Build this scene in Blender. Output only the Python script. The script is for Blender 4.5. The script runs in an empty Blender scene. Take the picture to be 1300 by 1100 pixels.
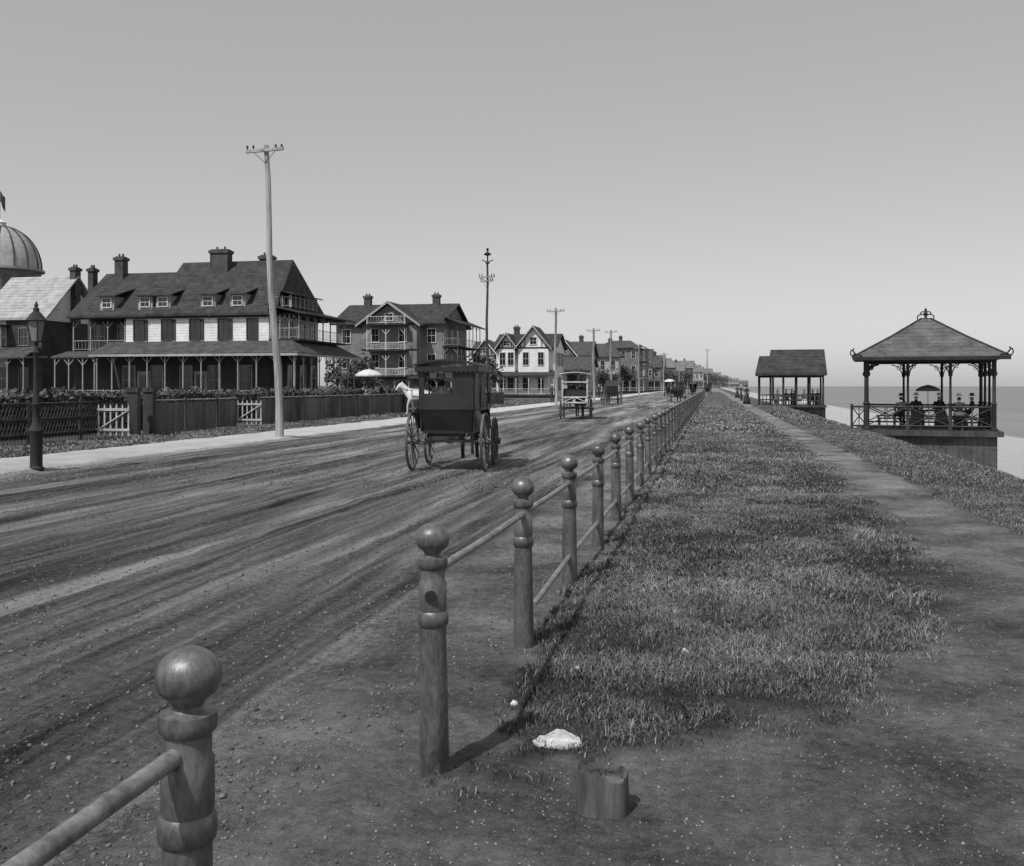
import bpy, math, random, bmesh
import numpy as np
from mathutils import Vector, Matrix
random.seed(7); rng=np.random.default_rng(7)
F=1250.0; H=1.72
YAW=math.atan(255/1250); cs=math.cos(YAW); sn=math.sin(YAW)
def W(s,t): return (s*cs+t*sn, -s*sn+t*cs)
def ST(x,y): return (x*cs-y*sn, x*sn+y*cs)
def at(u,d): return ((u-650)/F*d, d)
def G(u,v): return at(u, F*H/(v-490))
scene=bpy.context.scene
# ------------------------------------------------------------------ materials
def nd(nt,t,**k):
    n=nt.nodes.new(t)
    for a,b in k.items(): setattr(n,a,b)
    return n
MATS={}
def mat(name,v,c=.3,scale=4,rough=.85,bump=.3,st=(1,1,1),bands=None,bd=.02,metal=0,spec=.3):
    if name in MATS: return MATS[name]
    m=bpy.data.materials.new(name); m.use_nodes=True; nt=m.node_tree; L=nt.links.new
    b=nt.nodes['Principled BSDF']; b.inputs['Roughness'].default_value=rough; b.inputs['Metallic'].default_value=metal
    b.inputs['Specular IOR Level'].default_value=spec
    tc=nd(nt,'ShaderNodeTexCoord'); mp=nd(nt,'ShaderNodeMapping'); mp.inputs['Scale'].default_value=st
    L(tc.outputs['Object'],mp.inputs['Vector'])
    n1=nd(nt,'ShaderNodeTexNoise'); n1.inputs['Scale'].default_value=scale; n1.inputs['Detail'].default_value=9; n1.inputs['Roughness'].default_value=.65
    L(mp.outputs[0],n1.inputs['Vector'])
    n2=nd(nt,'ShaderNodeTexNoise'); n2.inputs['Scale'].default_value=scale*.17; n2.inputs['Detail'].default_value=4
    L(mp.outputs[0],n2.inputs['Vector'])
    ad=nd(nt,'ShaderNodeMath',operation='ADD'); L(n1.outputs['Fac'],ad.inputs[0]); L(n2.outputs['Fac'],ad.inputs[1])
    mr=nd(nt,'ShaderNodeMapRange'); mr.inputs['From Min'].default_value=.75; mr.inputs['From Max'].default_value=1.25
    mr.inputs['To Min'].default_value=v*(1-c); mr.inputs['To Max'].default_value=v*(1+c)
    L(ad.outputs[0],mr.inputs['Value']); out=mr.outputs[0]; h=n1.outputs['Fac']
    if bands:
        ax,per=bands
        sx=nd(nt,'ShaderNodeSeparateXYZ'); L(tc.outputs['Object'],sx.inputs[0])
        mm=nd(nt,'ShaderNodeMath',operation='FRACT'); dv=nd(nt,'ShaderNodeMath',operation='DIVIDE'); dv.inputs[1].default_value=per
        L(sx.outputs[ax],dv.inputs[0]); L(dv.outputs[0],mm.inputs[0])
        gt=nd(nt,'ShaderNodeMath',operation='LESS_THAN'); gt.inputs[1].default_value=.16; L(mm.outputs[0],gt.inputs[0])
        mu=nd(nt,'ShaderNodeMath',operation='MULTIPLY_ADD'); mu.inputs[1].default_value=-.35; mu.inputs[2].default_value=1; L(gt.outputs[0],mu.inputs[0])
        m2=nd(nt,'ShaderNodeMath',operation='MULTIPLY'); L(out,m2.inputs[0]); L(mu.outputs[0],m2.inputs[1]); out=m2.outputs[0]
    L(out,b.inputs['Base Color'])
    bp=nd(nt,'ShaderNodeBump'); bp.inputs['Strength'].default_value=bump; bp.inputs['Distance'].default_value=bd
    L(h,bp.inputs['Height']); L(bp.outputs[0],b.inputs['Normal'])
    MATS[name]=m; return m
M_roof=mat('slate_shingles',.04,.55,9,bands=(2,.28)); M_roofl=mat('weathered_shingles',.33,.3,8,bands=(2,.3))
M_roofg=mat('gray_shingles',.065,.5,10,bands=(2,.2))
M_white=mat('white_paint_boards',.7,.18,5,bands=(2,.22)); M_wall=mat('gray_clapboard',.16,.3,5,bands=(2,.2))
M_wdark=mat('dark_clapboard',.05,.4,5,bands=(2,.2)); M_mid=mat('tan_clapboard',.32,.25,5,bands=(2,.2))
M_trim=mat('white_trim',.55,.25,6); M_tdark=mat('dark_trim',.03,.4,6)
M_glass=mat('window_glass',.02,.5,1.5,rough=.12,bump=.02,spec=.6)
M_shut=mat('shutters',.05,.3,8,bands=(2,.1))
M_froof=mat('haze_paled_shingles',.14,.3,3); M_fwall=mat('haze_paled_clapboard',.33,.3,1)  # aerial haze painted into the colour: paler roofs and walls for far houses
M_brick=mat('brick',.07,.4,9,bands=(2,.1)); M_wood=mat('weathered_wood',.28,.5,14,st=(1,1,.08)); M_woodd=mat('dark_wood',.05,.5,14,st=(1,1,.12))
M_iron=mat('painted_iron',.1,.6,60,rough=.4,bump=.7,bd=.003,spec=.8,st=(1,1,.4),metal=.25); M_rail=mat('iron_rail',.2,.5,40,rough=.42,bump=.6,bd=.003,spec=.7,metal=.2)
M_black=mat('black_leather',.016,.5,8,rough=.5,spec=.5); M_blackp=mat('black_coach_paint',.014,.4,8,rough=.28,spec=.6)
M_wheel=mat('wheel_paint',.09,.5,12,rough=.6); M_lightp=mat('cream_paint',.45,.3,9); M_canv=mat('canvas',.55,.15,9)
M_curt=mat('curtain_cloth',.11,.4,9)
M_skin=mat('skin',.38,.1,9,rough=.6); M_hair=mat('hair',.03,.3,40); M_suit=mat('dark_suit',.035,.3,12); M_dress=mat('light_dress',.5,.15,12)
M_hat=mat('straw_hat',.5,.15,30); M_bay=mat('bay_horse_coat',.04,.35,5,rough=.55); M_gry=mat('white_horse_coat',.55,.2,5,rough=.6)
M_stone=mat('pale_stone',.5,.3,14,bump=.9,bd=.03); M_slat=mat('pier_boards',.07,.5,8,bands=(0,.22))
M_paper=mat('paper',.6,.1,9); M_slat2=mat('fence_boards',.1,.6,5,st=(1,1,.2)); M_gate=mat('gate_paint',.38,.3,9)
# ------------------------------------------------------------------ mesh builder
class MB:
    def __init__(s): s.v=[]; s.f=[]
    def add(s,vs,fs):
        n=len(s.v); s.v+= [tuple(p) for p in vs]; s.f+=[tuple(i+n for i in f) for f in fs]
    def box(s,x0,x1,y0,y1,z0,z1):
        s.add([(x0,y0,z0),(x1,y0,z0),(x1,y1,z0),(x0,y1,z0),(x0,y0,z1),(x1,y0,z1),(x1,y1,z1),(x0,y1,z1)],
              [(0,3,2,1),(4,5,6,7),(0,1,5,4),(1,2,6,5),(2,3,7,6),(3,0,4,7)])
    def prism(s,pts,vec):
        n=len(pts); q=[(p[0]+vec[0],p[1]+vec[1],p[2]+vec[2]) for p in pts]
        s.add(list(pts)+q,[tuple(range(n)),tuple(range(2*n-1,n-1,-1))]+[(i,(i+1)%n,n+(i+1)%n,n+i)[::-1] for i in range(n)])
    def tube(s,a,b,r0,r1=None,n=8):
        r1=r0 if r1 is None else r1; a=Vector(a); b=Vector(b); d=(b-a)
        if d.length<1e-6: return
        d.normalize(); x=d.orthogonal().normalized(); y=d.cross(x)
        vs=[]
        for p,r in((a,r0),(b,r1)):
            for i in range(n):
                t=2*math.pi*i/n; vs.append(p+x*(r*math.cos(t))+y*(r*math.sin(t)))
        s.add(vs,[(i,(i+1)%n,n+(i+1)%n,n+i) for i in range(n)]+[tuple(range(n-1,-1,-1)),tuple(range(n,2*n))])
    def path(s,pts,r,n=6):
        for a,b in zip(pts[:-1],pts[1:]): s.tube(a,b,r,r,n)
    def lathe(s,prof,c=(0,0,0),n=24):
        vs=[]; fs=[]; m=len(prof)
        for r,z in prof:
            for i in range(n):
                t=2*math.pi*i/n; vs.append((c[0]+r*math.cos(t),c[1]+r*math.sin(t),c[2]+z))
        for j in range(m-1):
            for i in range(n): fs.append((j*n+i,j*n+(i+1)%n,(j+1)*n+(i+1)%n,(j+1)*n+i))
        fs.append(tuple(range(n-1,-1,-1))); fs.append(tuple(range((m-1)*n,m*n)))
        s.add(vs,fs)
    def ell(s,c,r,n=10,m=7):
        vs=[];fs=[]
        for j in range(m+1):
            p=math.pi*j/m
            for i in range(n):
                t=2*math.pi*i/n; vs.append((c[0]+r[0]*math.sin(p)*math.cos(t),c[1]+r[1]*math.sin(p)*math.sin(t),c[2]-r[2]*math.cos(p)))
        for j in range(m):
            for i in range(n): fs.append((j*n+i,j*n+(i+1)%n,(j+1)*n+(i+1)%n,(j+1)*n+i))
        s.add(vs,fs)
    def wheel(s,c,r,spokes=14,tr=.028):
        n=32; vs=[];fs=[]
        w=.022
        for i in range(n):
            t=2*math.pi*i/n
            for dx,rr in((-w,r),(w,r),(w,r-.05),(-w,r-.05)): vs.append((c[0]+dx,c[1]+rr*math.cos(t),c[2]+rr*math.sin(t)))
        for i in range(n):
            j=(i+1)%n
            for k in range(4): fs.append((i*4+k,i*4+(k+1)%4,j*4+(k+1)%4,j*4+k))
        s.add(vs,fs)
        s.tube((c[0]-.13,c[1],c[2]),(c[0]+.13,c[1],c[2]),.075,.065,10)
        for i in range(spokes):
            t=2*math.pi*i/spokes
            s.tube((c[0],c[1]+.05*math.cos(t),c[2]+.05*math.sin(t)),(c[0],c[1]+(r-.04)*math.cos(t),c[2]+(r-.04)*math.sin(t)),.018,.013,5)
    def obj(s,name,m,smooth=False):
        me=bpy.data.meshes.new(name); me.from_pydata(s.v,[],s.f); me.update()
        if smooth:
            me.polygons.foreach_set('use_smooth',[True]*len(me.polygons))
            try: me.set_sharp_from_angle(angle=math.radians(40))
            except Exception: pass
        me.materials.append(m); o=bpy.data.objects.new(name,me); scene.collection.objects.link(o); return o
class Group:
    def __init__(s,name,loc,rot=0):
        s.e=bpy.data.objects.new(name,None); s.e.empty_display_size=.3; s.e.location=(loc[0],loc[1],loc[2] if len(loc)>2 else 0)
        s.e.rotation_euler=(0,0,rot); scene.collection.objects.link(s.e); s.parts={}
    def p(s,n,m,smooth=False):
        if n not in s.parts: s.parts[n]=(MB(),m,smooth)
        return s.parts[n][0]
    def finish(s):
        for n,(mb,m,sm) in s.parts.items():
            if mb.v:
                o=mb.obj(n,m,sm); o.parent=s.e
        return s.e
# ------------------------------------------------------------------ noise
def vn(x,y,seed=0):
    xi=np.floor(x).astype(np.int64); yi=np.floor(y).astype(np.int64); fx=x-xi; fy=y-yi
    fx=fx*fx*(3-2*fx); fy=fy*fy*(3-2*fy)
    def h(a,b):
        q=np.sin(a*127.1+b*311.7+seed*74.7)*43758.5453; return q-np.floor(q)
    return (h(xi,yi)*(1-fx)+h(xi+1,yi)*fx)*(1-fy)+(h(xi,yi+1)*(1-fx)+h(xi+1,yi+1)*fx)*fy
def fb(x,y,o=4,seed=0):
    r=0;a=.5;
    for i in range(o): r=r+a*(vn(x*2**i,y*2**i,seed+i)-.5); a*=.5
    return r
def sm(x): x=np.clip(x,0,1); return x*x*(3-2*x)
GP=[(566,990),(640,985),(760,980),(900,955),(1020,910),(1110,850),(1150,790),(1165,735),(1145,690),(1102,638),(1050,590),(1000,555),(960,528),(930,508)]
GP=[ST(*G(u,v)) for u,v in GP]
GP=GP+[(2.4,300),(-1.12,300),(-1.12,GP[0][1]+.1)]
def sdpoly(x,y,P):
    d=np.full(x.shape,1e9); ins=np.zeros(x.shape,bool); n=len(P)
    for i in range(n):
        ax,ay=P[i];bx,by=P[(i+1)%n]; ex,ey=bx-ax,by-ay
        k=np.clip(((x-ax)*ex+(y-ay)*ey)/(ex*ex+ey*ey),0,1)
        d=np.minimum(d,np.hypot(x-ax-k*ex,y-ay-k*ey))
        c=((ay>y)!=(by>y)); 
        with np.errstate(divide='ignore',invalid='ignore'):
            xx=(bx-ax)*(y-ay)/((by-ay) if by!=ay else 1e-9)+ax
        ins^=c&(x<xx)
    return np.where(ins,d,-d)
def edge(t): return 5.5+.5*fb(t*.25,t*0+3,3,5)
def masks(s,t):
    w1=fb(s*1.3,t*1.3,4,1)*.9; w2=fb(s*5,t*5,3,9)*.35; ww=w1*.6+w2
    wide=np.where(s<-.6,.3,.75)
    gA=sm((sdpoly(s,t,GP)+ww*1.7-.06)/wide+.5)
    gB=sm((s-3.4+ww*.6)/.35+.5)*(1-sm((s-edge(t)-1.6+ww)/.8+.5))
    gL=sm((-16.0-s+ww*.9)/.4+.5)
    grass=np.clip(gA+gB+gL,0,1)
    road=sm((s+13.5+ww*.5)/.3+.5)*(1-sm((s+2.35+ww*.9)/.9+.5))
    walk=sm((-13.5-s-ww*.4)/.25+.5)*(1-gL)
    beach=sm((s-edge(t)-1.6+ww)/.8+.5)
    return grass,road,walk,beach
def height(s,t):
    g,r,w,b=masks(s,t)
    near=np.exp(-np.maximum(t,0)/60)
    z=g*(.02+.06*fb(s*.8,t*.8,3,4))*near*np.where(s<8,1,0)
    z=z+r*(-.03+.09*fb(s*2.2,t*.12,3,21)+.07*fb(s*5,t*1.6,4,31))*near
    z=z+(1-g)*(1-r)*(.08*fb(s*1.6,t*1.3,3,41)+.05*fb(s*6,t*5,3,51))*near
    z=z+w*.06
    e=edge(t); z=z-3.5*sm((s-e)/4.0)-np.clip((s-e-4)*.03,0,3)
    return z
def ar(*seg):
    out=[]
    for a,b,st in seg: out.append(np.arange(a,b,st))
    return np.concatenate(out)
sv=np.concatenate([[-7000,-2500,-1000,-400,-200,-110,-70,-50,-40],ar((-34,-17,.8),(-17,-6,.12),(-6,4,.045),(4,14,.3),(14,62,4))])
tv=np.concatenate([[-60,-20,-8,-3],ar((0,12,.045),(12,30,.15),(30,80,.6),(80,200,4)),200*1.25**np.arange(0,17)])
S,T=np.meshgrid(sv,tv); ns=len(sv); ntt=len(tv)
Z=height(S,T); gm,rm,wm,bm=masks(S,T)
X=S*cs+T*sn; Y=-S*sn+T*cs
ii=(np.arange(ntt-1)[:,None]*ns+np.arange(ns-1)[None,:]).ravel()
faces=np.stack([ii,ii+1,ii+1+ns,ii+ns],1)
fc=lambda A:A.ravel()[faces].mean(1)
fs_,fr,fw,fg,fb_=fc(S),fc(rm),fc(wm),fc(gm),fc(bm)
cls=np.zeros(len(faces),int)
cls[fr>.5]=1; cls[(fw>.5)]=2; cls[(fg<.5)&(fs_>-2.8)&(fs_<4.2)&(fr<=.5)]=3; cls[fb_>.5]=4
def terrain_mat():
    m=bpy.data.materials.new('terrain_earth_and_turf'); m.use_nodes=True; nt=m.node_tree; L=nt.links.new
    b=nt.nodes['Principled BSDF']; b.inputs['Roughness'].default_value=.95; b.inputs['Specular IOR Level'].default_value=.1
    def A(n): 
        a=nd(nt,'ShaderNodeAttribute'); a.attribute_name=n; return a
    st=A('st')
    def noise(sc,scale=1,det=8,ro=.6,dist=0):
        mp=nd(nt,'ShaderNodeMapping'); mp.inputs['Scale'].default_value=sc; L(st.outputs['Vector'],mp.inputs['Vector'])
        n=nd(nt,'ShaderNodeTexNoise'); n.inputs['Scale'].default_value=scale; n.inputs['Detail'].default_value=det; n.inputs['Roughness'].default_value=ro; n.inputs['Distortion'].default_value=dist
        L(mp.outputs[0],n.inputs['Vector']); return n.outputs['Fac']
    def mapr(x,a,b_,c,d):
        r=nd(nt,'ShaderNodeMapRange'); L(x,r.inputs['Value'])
        for k,v in zip(('From Min','From Max','To Min','To Max'),(a,b_,c,d)): r.inputs[k].default_value=v
        return r.outputs[0]
    def mth(op,a,b_):
        n=nd(nt,'ShaderNodeMath',operation=op)
        for i,q in enumerate((a,b_)):
            if isinstance(q,(int,float)): n.inputs[i].default_value=q
            else: L(q,n.inputs[i])
        return n.outputs[0]
    def mix(f,a,b_):
        n=nd(nt,'ShaderNodeMix',data_type='FLOAT'); L(f,n.inputs[0]); L(a,n.inputs[2]); L(b_,n.inputs[3]); return n.outputs[0]
    fine=noise((1,1,1),80,6,1.0); grit=noise((1,1,1),14,10,.85); big=noise((1,1,1),.8,6,.65)
    streak=noise((1.1,.07,1),1,9,.6,.5); rut=noise((6,.25,1),1,7,.65,.5)
    rsum=mth('ADD',mth('ADD',mth('MULTIPLY',streak,1.6),mth('MULTIPLY',rut,1.0)),mth('ADD',mth('MULTIPLY',grit,1.2),mth('MULTIPLY',fine,1.5)))
    road=mth('POWER',mapr(rsum,2.3,3.05,.14,.68),2.0)
    psum=mth('ADD',mth('ADD',mth('MULTIPLY',big,1.5),mth('MULTIPLY',grit,1.3)),mth('MULTIPLY',fine,1.6))
    path=mth('POWER',mapr(psum,1.8,2.6,.2,.68),2.0)
    grass=mapr(mth('ADD',grit,mth('ADD',fine,big)),1.25,1.8,.03,.17)
    walk=mapr(psum,1.8,2.6,.38,.66)
    beach=mapr(psum,1.8,2.6,.34,.44)
    jit=mapr(grit,.3,.7,-.45,.45)
    def mk(n): return mapr(mth('ADD',A(n).outputs['Fac'],jit),.3,.7,0,1)
    c=mix(mk('road'),path,road); c=mix(mk('walk'),c,walk); c=mix(mk('grass'),c,grass); c=mix(A('beach').outputs['Fac'],c,beach)
    L(c,b.inputs['Base Color'])
    hh=mth('ADD',mth('MULTIPLY',grit,1.2),mth('ADD',mth('MULTIPLY',fine,.5),mth('MULTIPLY',mth('MULTIPLY',rut,1.3),A('road').outputs['Fac'])))
    bp=nd(nt,'ShaderNodeBump'); bp.inputs['Strength'].default_value=1; bp.inputs['Distance'].default_value=.05; L(hh,bp.inputs['Height']); L(bp.outputs[0],b.inputs['Normal'])
    return m
TM=terrain_mat()
co=np.stack([X,Y,Z],-1).reshape(-1,3)
def mk_mesh(name,co,faces,mats,attrs={}):
    me=bpy.data.meshes.new(name); nv=len(co); nf=len(faces); k=faces.shape[1]
    me.vertices.add(nv); me.vertices.foreach_set('co',np.ascontiguousarray(co,dtype=np.float32).ravel())
    me.loops.add(nf*k); me.loops.foreach_set('vertex_index',faces.astype(np.int32).ravel())
    me.polygons.add(nf); me.polygons.foreach_set('loop_start',np.arange(0,nf*k,k,dtype=np.int32))
    try: me.polygons.foreach_set('loop_total',np.full(nf,k,dtype=np.int32))
    except Exception: pass
    me.update(calc_edges=True)
    for n,(ty,dat) in attrs.items():
        a=me.attributes.new(n,ty,'POINT'); a.data.foreach_set('vector' if ty=='FLOAT_VECTOR' else 'value',np.ascontiguousarray(dat,dtype=np.float32).ravel())
    me.materials.append(mats); me.validate()
    o=bpy.data.objects.new(name,me); scene.collection.objects.link(o); return o
stv=np.stack([S,T,S*0],-1).reshape(-1,3)
for k,nm in enumerate(['ground','dirt_road','sidewalk','footpath','beach']):
    f=faces[cls==k]; u,inv=np.unique(f,return_inverse=True); inv=inv.reshape(f.shape)
    o=mk_mesh(nm,co[u],inv,TM,{'grass':('FLOAT',gm.ravel()[u]),'road':('FLOAT',rm.ravel()[u]),'walk':('FLOAT',wm.ravel()[u]),'beach':('FLOAT',bm.ravel()[u]),'st':('FLOAT_VECTOR',stv[u])})
    o.data.polygons.foreach_set('use_smooth',[True]*len(f))
M_sea=mat('sea_water',.19,.15,.25,rough=.6,bump=.5,st=(1,.35,1),bd=.3)
c4=[W(14,-300),W(9000,-300),W(9000,9000),W(14,9000)]
sea=MB(); sea.add([(a,b,-4.25) for a,b in c4],[(0,1,2,3)]); sea.obj('sea',M_sea)
sf=MB()
for k in range(2):
    s0=24+k*4.2; t=-10
    while t<400:
        ln=random.uniform(15,50); pts=[]
        wd=random.uniform(.2,.6)
        for q in range(9):
            tt=t+ln*q/8; ss=s0+.8*math.sin(tt*.08+k*2)+random.uniform(-.2,.2); pts.append((ss,tt,wd*math.sin(math.pi*q/8)+.02))
        vs=[];fs=[]
        for (a,b,w) in pts: vs+= [(*W(a-w/2,b),-4.2),(*W(a+w/2,b),-4.2)]
        for q in range(8): fs.append((2*q,2*q+1,2*q+3,2*q+2))
        sf.add(vs,fs); t+=ln+random.uniform(5,40)
sf.obj('surf_foam',mat('foam',.4,.2,2))
# ------------------------------------------------------------------ grass blades, clods
def shade_mat(name,rough=.7):
    m=bpy.data.materials.new(name); m.use_nodes=True; nt=m.node_tree; b=nt.nodes['Principled BSDF']
    a=nd(nt,'ShaderNodeAttribute'); a.attribute_name='shade'; cc=nd(nt,'ShaderNodeCombineColor')
    for i in range(3): nt.links.new(a.outputs['Fac'],cc.inputs[i])
    nt.links.new(cc.outputs[0],b.inputs['Base Color']); b.inputs['Roughness'].default_value=rough; b.inputs['Specular IOR Level'].default_value=.2
    return m
BM=shade_mat('grass_blade'); CM=shade_mat('dirt_clod',.95)
def blades(name,n,s0,s1,t0,t1,hmin,hmax,w,thr=.5,base=.1,cf=1.0):
    s=rng.uniform(s0,s1,n); t=rng.uniform(t0,t1,n)
    g=masks(s,t)[0]; cl=(fb(s*1.1,t*1.1,3,77)+.6*fb(s*5,t*5,2,78))*cf
    keep=(g+rng.uniform(-.75,.3,n)>thr-.1)&(rng.uniform(-.5,.22,n)<cl*1.3+.1)
    s=s[keep]; t=t[keep]; cl=cl[keep]; g=g[keep]; n=len(s)
    z=height(s,t); hh=rng.uniform(hmin,hmax,n)*(1+1.7*cl)*(.45+.55*g)
    a=rng.uniform(0,2*np.pi,n); ln=rng.uniform(.4,1.8,n)*hh; la=rng.uniform(0,2*np.pi,n)
    x=s*cs+t*sn; y=-s*sn+t*cs; dx=np.cos(a)*w/2; dy=np.sin(a)*w/2; lx=np.cos(la)*ln; ly=np.sin(la)*ln
    P=np.zeros((n,5,3))
    P[:,0]=np.stack([x-dx,y-dy,z-.01],1); P[:,1]=np.stack([x+dx,y+dy,z-.01],1)
    P[:,2]=np.stack([x+dx*.8+lx*.35,y+dy*.8+ly*.35,z+hh*.65],1); P[:,3]=np.stack([x-dx*.8+lx*.35,y-dy*.8+ly*.35,z+hh*.65],1)
    P[:,4]=np.stack([x+lx,y+ly,z+hh*rng.uniform(.6,1,n)],1)
    b=np.arange(n)[:,None]*5
    f=np.concatenate([b+np.array([[0,1,2]]),b+np.array([[0,2,3]]),b+np.array([[3,2,4]])])
    sh=np.clip(base+.3*cl+rng.uniform(-.05,.06,n)+np.where(rng.uniform(0,1,n)<.12,.16,0),.025,.42)
    return mk_mesh(name,P.reshape(-1,3),f,BM,{'shade':('FLOAT',np.repeat(sh,5))})
gE=bpy.data.objects.new('grass',None); scene.collection.objects.link(gE)
for i,a in enumerate([(240000,-1.3,3.3,2.8,8,.014,.055,.005),(210000,-1.3,3.3,8,16,.02,.065,.008),(120000,-1.3,3.2,16,36,.03,.075,.014,.5,.115),(60000,-1.25,2.8,36,110,.05,.09,.045,.5,.13),
     (150000,3.0,7.5,6,18,.012,.045,.007,.5,.12,.5),(110000,3.1,7.5,18,45,.02,.055,.014,.5,.125,.5),(30000,3.1,8,45,110,.05,.09,.05,.5,.125,.5),
     (60000,-19.6,-15.8,18,50,.03,.08,.025,.5,.12),(30000,-26,-15.8,50,110,.06,.11,.06,.5,.12)]):
    o=blades('turf_%d'%i,*a); o.parent=gE
def clods(name,n,s0,s1,t0,t1,r0,r1,lo,hi,pw=4):
    s=rng.uniform(s0,s1,n); t=t0+(t1-t0)*rng.uniform(0,1,n)**1.5
    g,r_,w_,b_=masks(s,t); cl=fb(s*2,t*.5,3,88)
    keep=(g<rng.uniform(0,.7,n))&(rng.uniform(-.3,.25,n)<cl); s=s[keep];t=t[keep];n=len(s)
    z=height(s,t); R=r0+(r1-r0)*rng.uniform(0,1,n)**pw
    x=s*cs+t*sn; y=-s*sn+t*cs
    base=np.array([[1,0,0],[0,1,0],[-1,0,0],[0,-1,0],[0,0,1],[0,0,-1]],float)
    P=base[None]*(R[:,None,None]*rng.uniform(.6,1.3,(n,6,1))); P[:,:,2]*=.7; P+=rng.uniform(-.25,.25,(n,6,3))*R[:,None,None]
    a=rng.uniform(0,6.28,n); ca,sa=np.cos(a)[:,None],np.sin(a)[:,None]; px=P[:,:,0]*ca-P[:,:,1]*sa; py=P[:,:,0]*sa+P[:,:,1]*ca
    P[:,:,0]=px+x[:,None]; P[:,:,1]=py+y[:,None]; P[:,:,2]+=(z+R*.15)[:,None]
    fo=np.array([[0,1,4],[1,2,4],[2,3,4],[3,0,4],[1,0,5],[2,1,5],[3,2,5],[0,3,5]])
    f=(np.arange(n)[:,None,None]*6+fo[None]).reshape(-1,3)
    return mk_mesh(name,P.reshape(-1,3),f,CM,{'shade':('FLOAT',np.repeat(rng.uniform(lo,hi,n),6))})
cE=bpy.data.objects.new('gravel_and_clods',None); scene.collection.objects.link(cE)
clods('road_clods',120000,-13,-1.3,1.8,20,.003,.018,.05,.2,5).parent=cE
clods('path_gravel',90000,-2.5,3.6,2.0,12,.002,.009,.06,.28,5).parent=cE
clods('far_road_clods',30000,-13.3,-2.4,16,45,.01,.03,.04,.22).parent=cE
# ------------------------------------------------------------------ bollard fence
fe=Group('post_and_rail_fence',(0,0,0))
prof=[(.069,-.05),(.067,0),(.063,.3),(.058,.645),(.067,.655),(.070,.68),(.067,.705),(.060,.715),(.062,.73),(.062,.84),(.055,.85),(.055,.9),(.066,.912),(.068,.93),(.066,.95),(.045,.957),(.036,.968),(.04,.978)]
bc=1.035; br=.074
for k in range(-3,9): 
    a=math.radians(k*10); prof.append((br*math.cos(a)*1.03,bc+br*math.sin(a)*.95))
prof.append((.004,bc+br*.95))
posts=[]
for k in range(0,75):
    yy=2.33+2.08*k; t=(yy-.25)/cs; x,y=W(-1.22,t); posts.append((x,y,t))
    n=32 if k<5 else (16 if k<20 else 8)
    lx=random.uniform(-.015,.015)
    tmp=MB(); tmp.lathe(prof,(0,0,0),n); ly=random.uniform(-.015,.015); zz=random.uniform(-.015,.015) if k>1 else 0
    fe.p('iron_posts',M_iron,True).add([(x+p[0]+lx*p[2],y+p[1]+ly*p[2],p[2]+zz) for p in tmp.v],tmp.f)
    if k==1:
        q=fe.p('rail_sockets',M_black,True); dx,dy=(-sn,-cs); q.tube((x+dx*.055,y+dy*.055,.79),(x+dx*.068,y+dy*.068,.79),.026,.026,12)
r=fe.p('rails',M_rail,True)
def P(k,z,o=0): x,y,t=posts[k]; a=W(-1.22,t+o); return (a[0],a[1],z)
r.tube(P(0,.84,-2.2),P(0,.86),.022,.022,14)
for k in range(1,74):
    za=.89+random.uniform(-.012,.012); zb=.89+random.uniform(-.012,.012); mid=tuple((a+b)/2 for a,b in zip(P(k,za),P(k+1,zb-.012)))
    r.tube(P(k,za),mid,.02,.02,10); r.tube(mid,P(k+1,zb),.02,.02,10)
    if k==2: r.tube(P(2,.2,.35),P(3,.24),.021,.021,10)
    if k>2: r.tube(P(k,.24),P(k+1,.24),.021,.021,8)
fe.finish()
g=Group('wooden_stump',(*at(765,4.0),0)); tmp=g.p('stump',mat('rotten_wood',.08,.8,18,st=(1,1,.15),bump=1,bd=.02))
n=48; vs=[];fs=[]; lv=[-.06,0,.05,.09,.125]
def srad(a): return .1*(1+.05*math.sin(2*a+1)+.03*math.sin(5*a))
prng=[random.uniform(-1,1) for _ in range(n)]
for j in range(len(lv)+1):
    for i in range(n):
        a=2*math.pi*i/n; rr=srad(a)*(1-.02*j)
        top=.16+.025*math.cos(a-2.8)+.012*math.sin(3*a+1)+.01*prng[i]
        vs.append((rr*math.cos(a)*1.08,rr*math.sin(a)*.85,lv[j] if j<len(lv) else max(top,.13)))
m=len(lv)+1
for ring,rf_ in((0,.8),(1,.5),(2,.2)):
    for i in range(n):
        a=2*math.pi*i/n; vs.append((.105*rf_*math.cos(a),.085*rf_*math.sin(a),.148+.022*rf_*math.cos(a-2.8)+.008*random.uniform(-1,1)-.015*(abs(math.sin(a))<.25)))
M2=m+3
for j in range(M2-1):
    for i in range(n): fs.append((j*n+i,j*n+(i+1)%n,(j+1)*n+(i+1)%n,(j+1)*n+i))
fs.append(tuple(range((M2-1)*n,M2*n)))
tmp.add(vs,fs); g.finish()
def rock(name,u,v,w,h,m,dep=None):
    x,y=G(u,v); b=MB(); b.ell((0,0,0),(w/2,(dep or w*.35),h),18,11)
    b.v=[(p[0]*(1+.2*math.sin(5*p[1]/w+p[0]*9/w)),p[1],max(min(p[2],h*.55)*(1+.35*math.sin(7*p[0]/w+2)+.2*math.sin(31*p[0]/w+17*p[1]/w)),-.02)+random.uniform(-.003,.003)) for p in b.v]
    s,t=ST(x,y); o=b.obj(name,m,True); o.location=(x,y,float(height(np.array([s]),np.array([t]))[0])+.005)
rock('flat_stone',712,948,.23,.05,M_stone); rock('paper_scrap',858,783,.08,.03,M_paper,.03); rock('paper_scrap',870,834,.05,.03,M_paper,.03); rock('paper_scrap',653,899,.04,.02,M_paper,.02); rock('paper_scrap',735,855,.04,.02,M_paper,.02)
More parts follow.
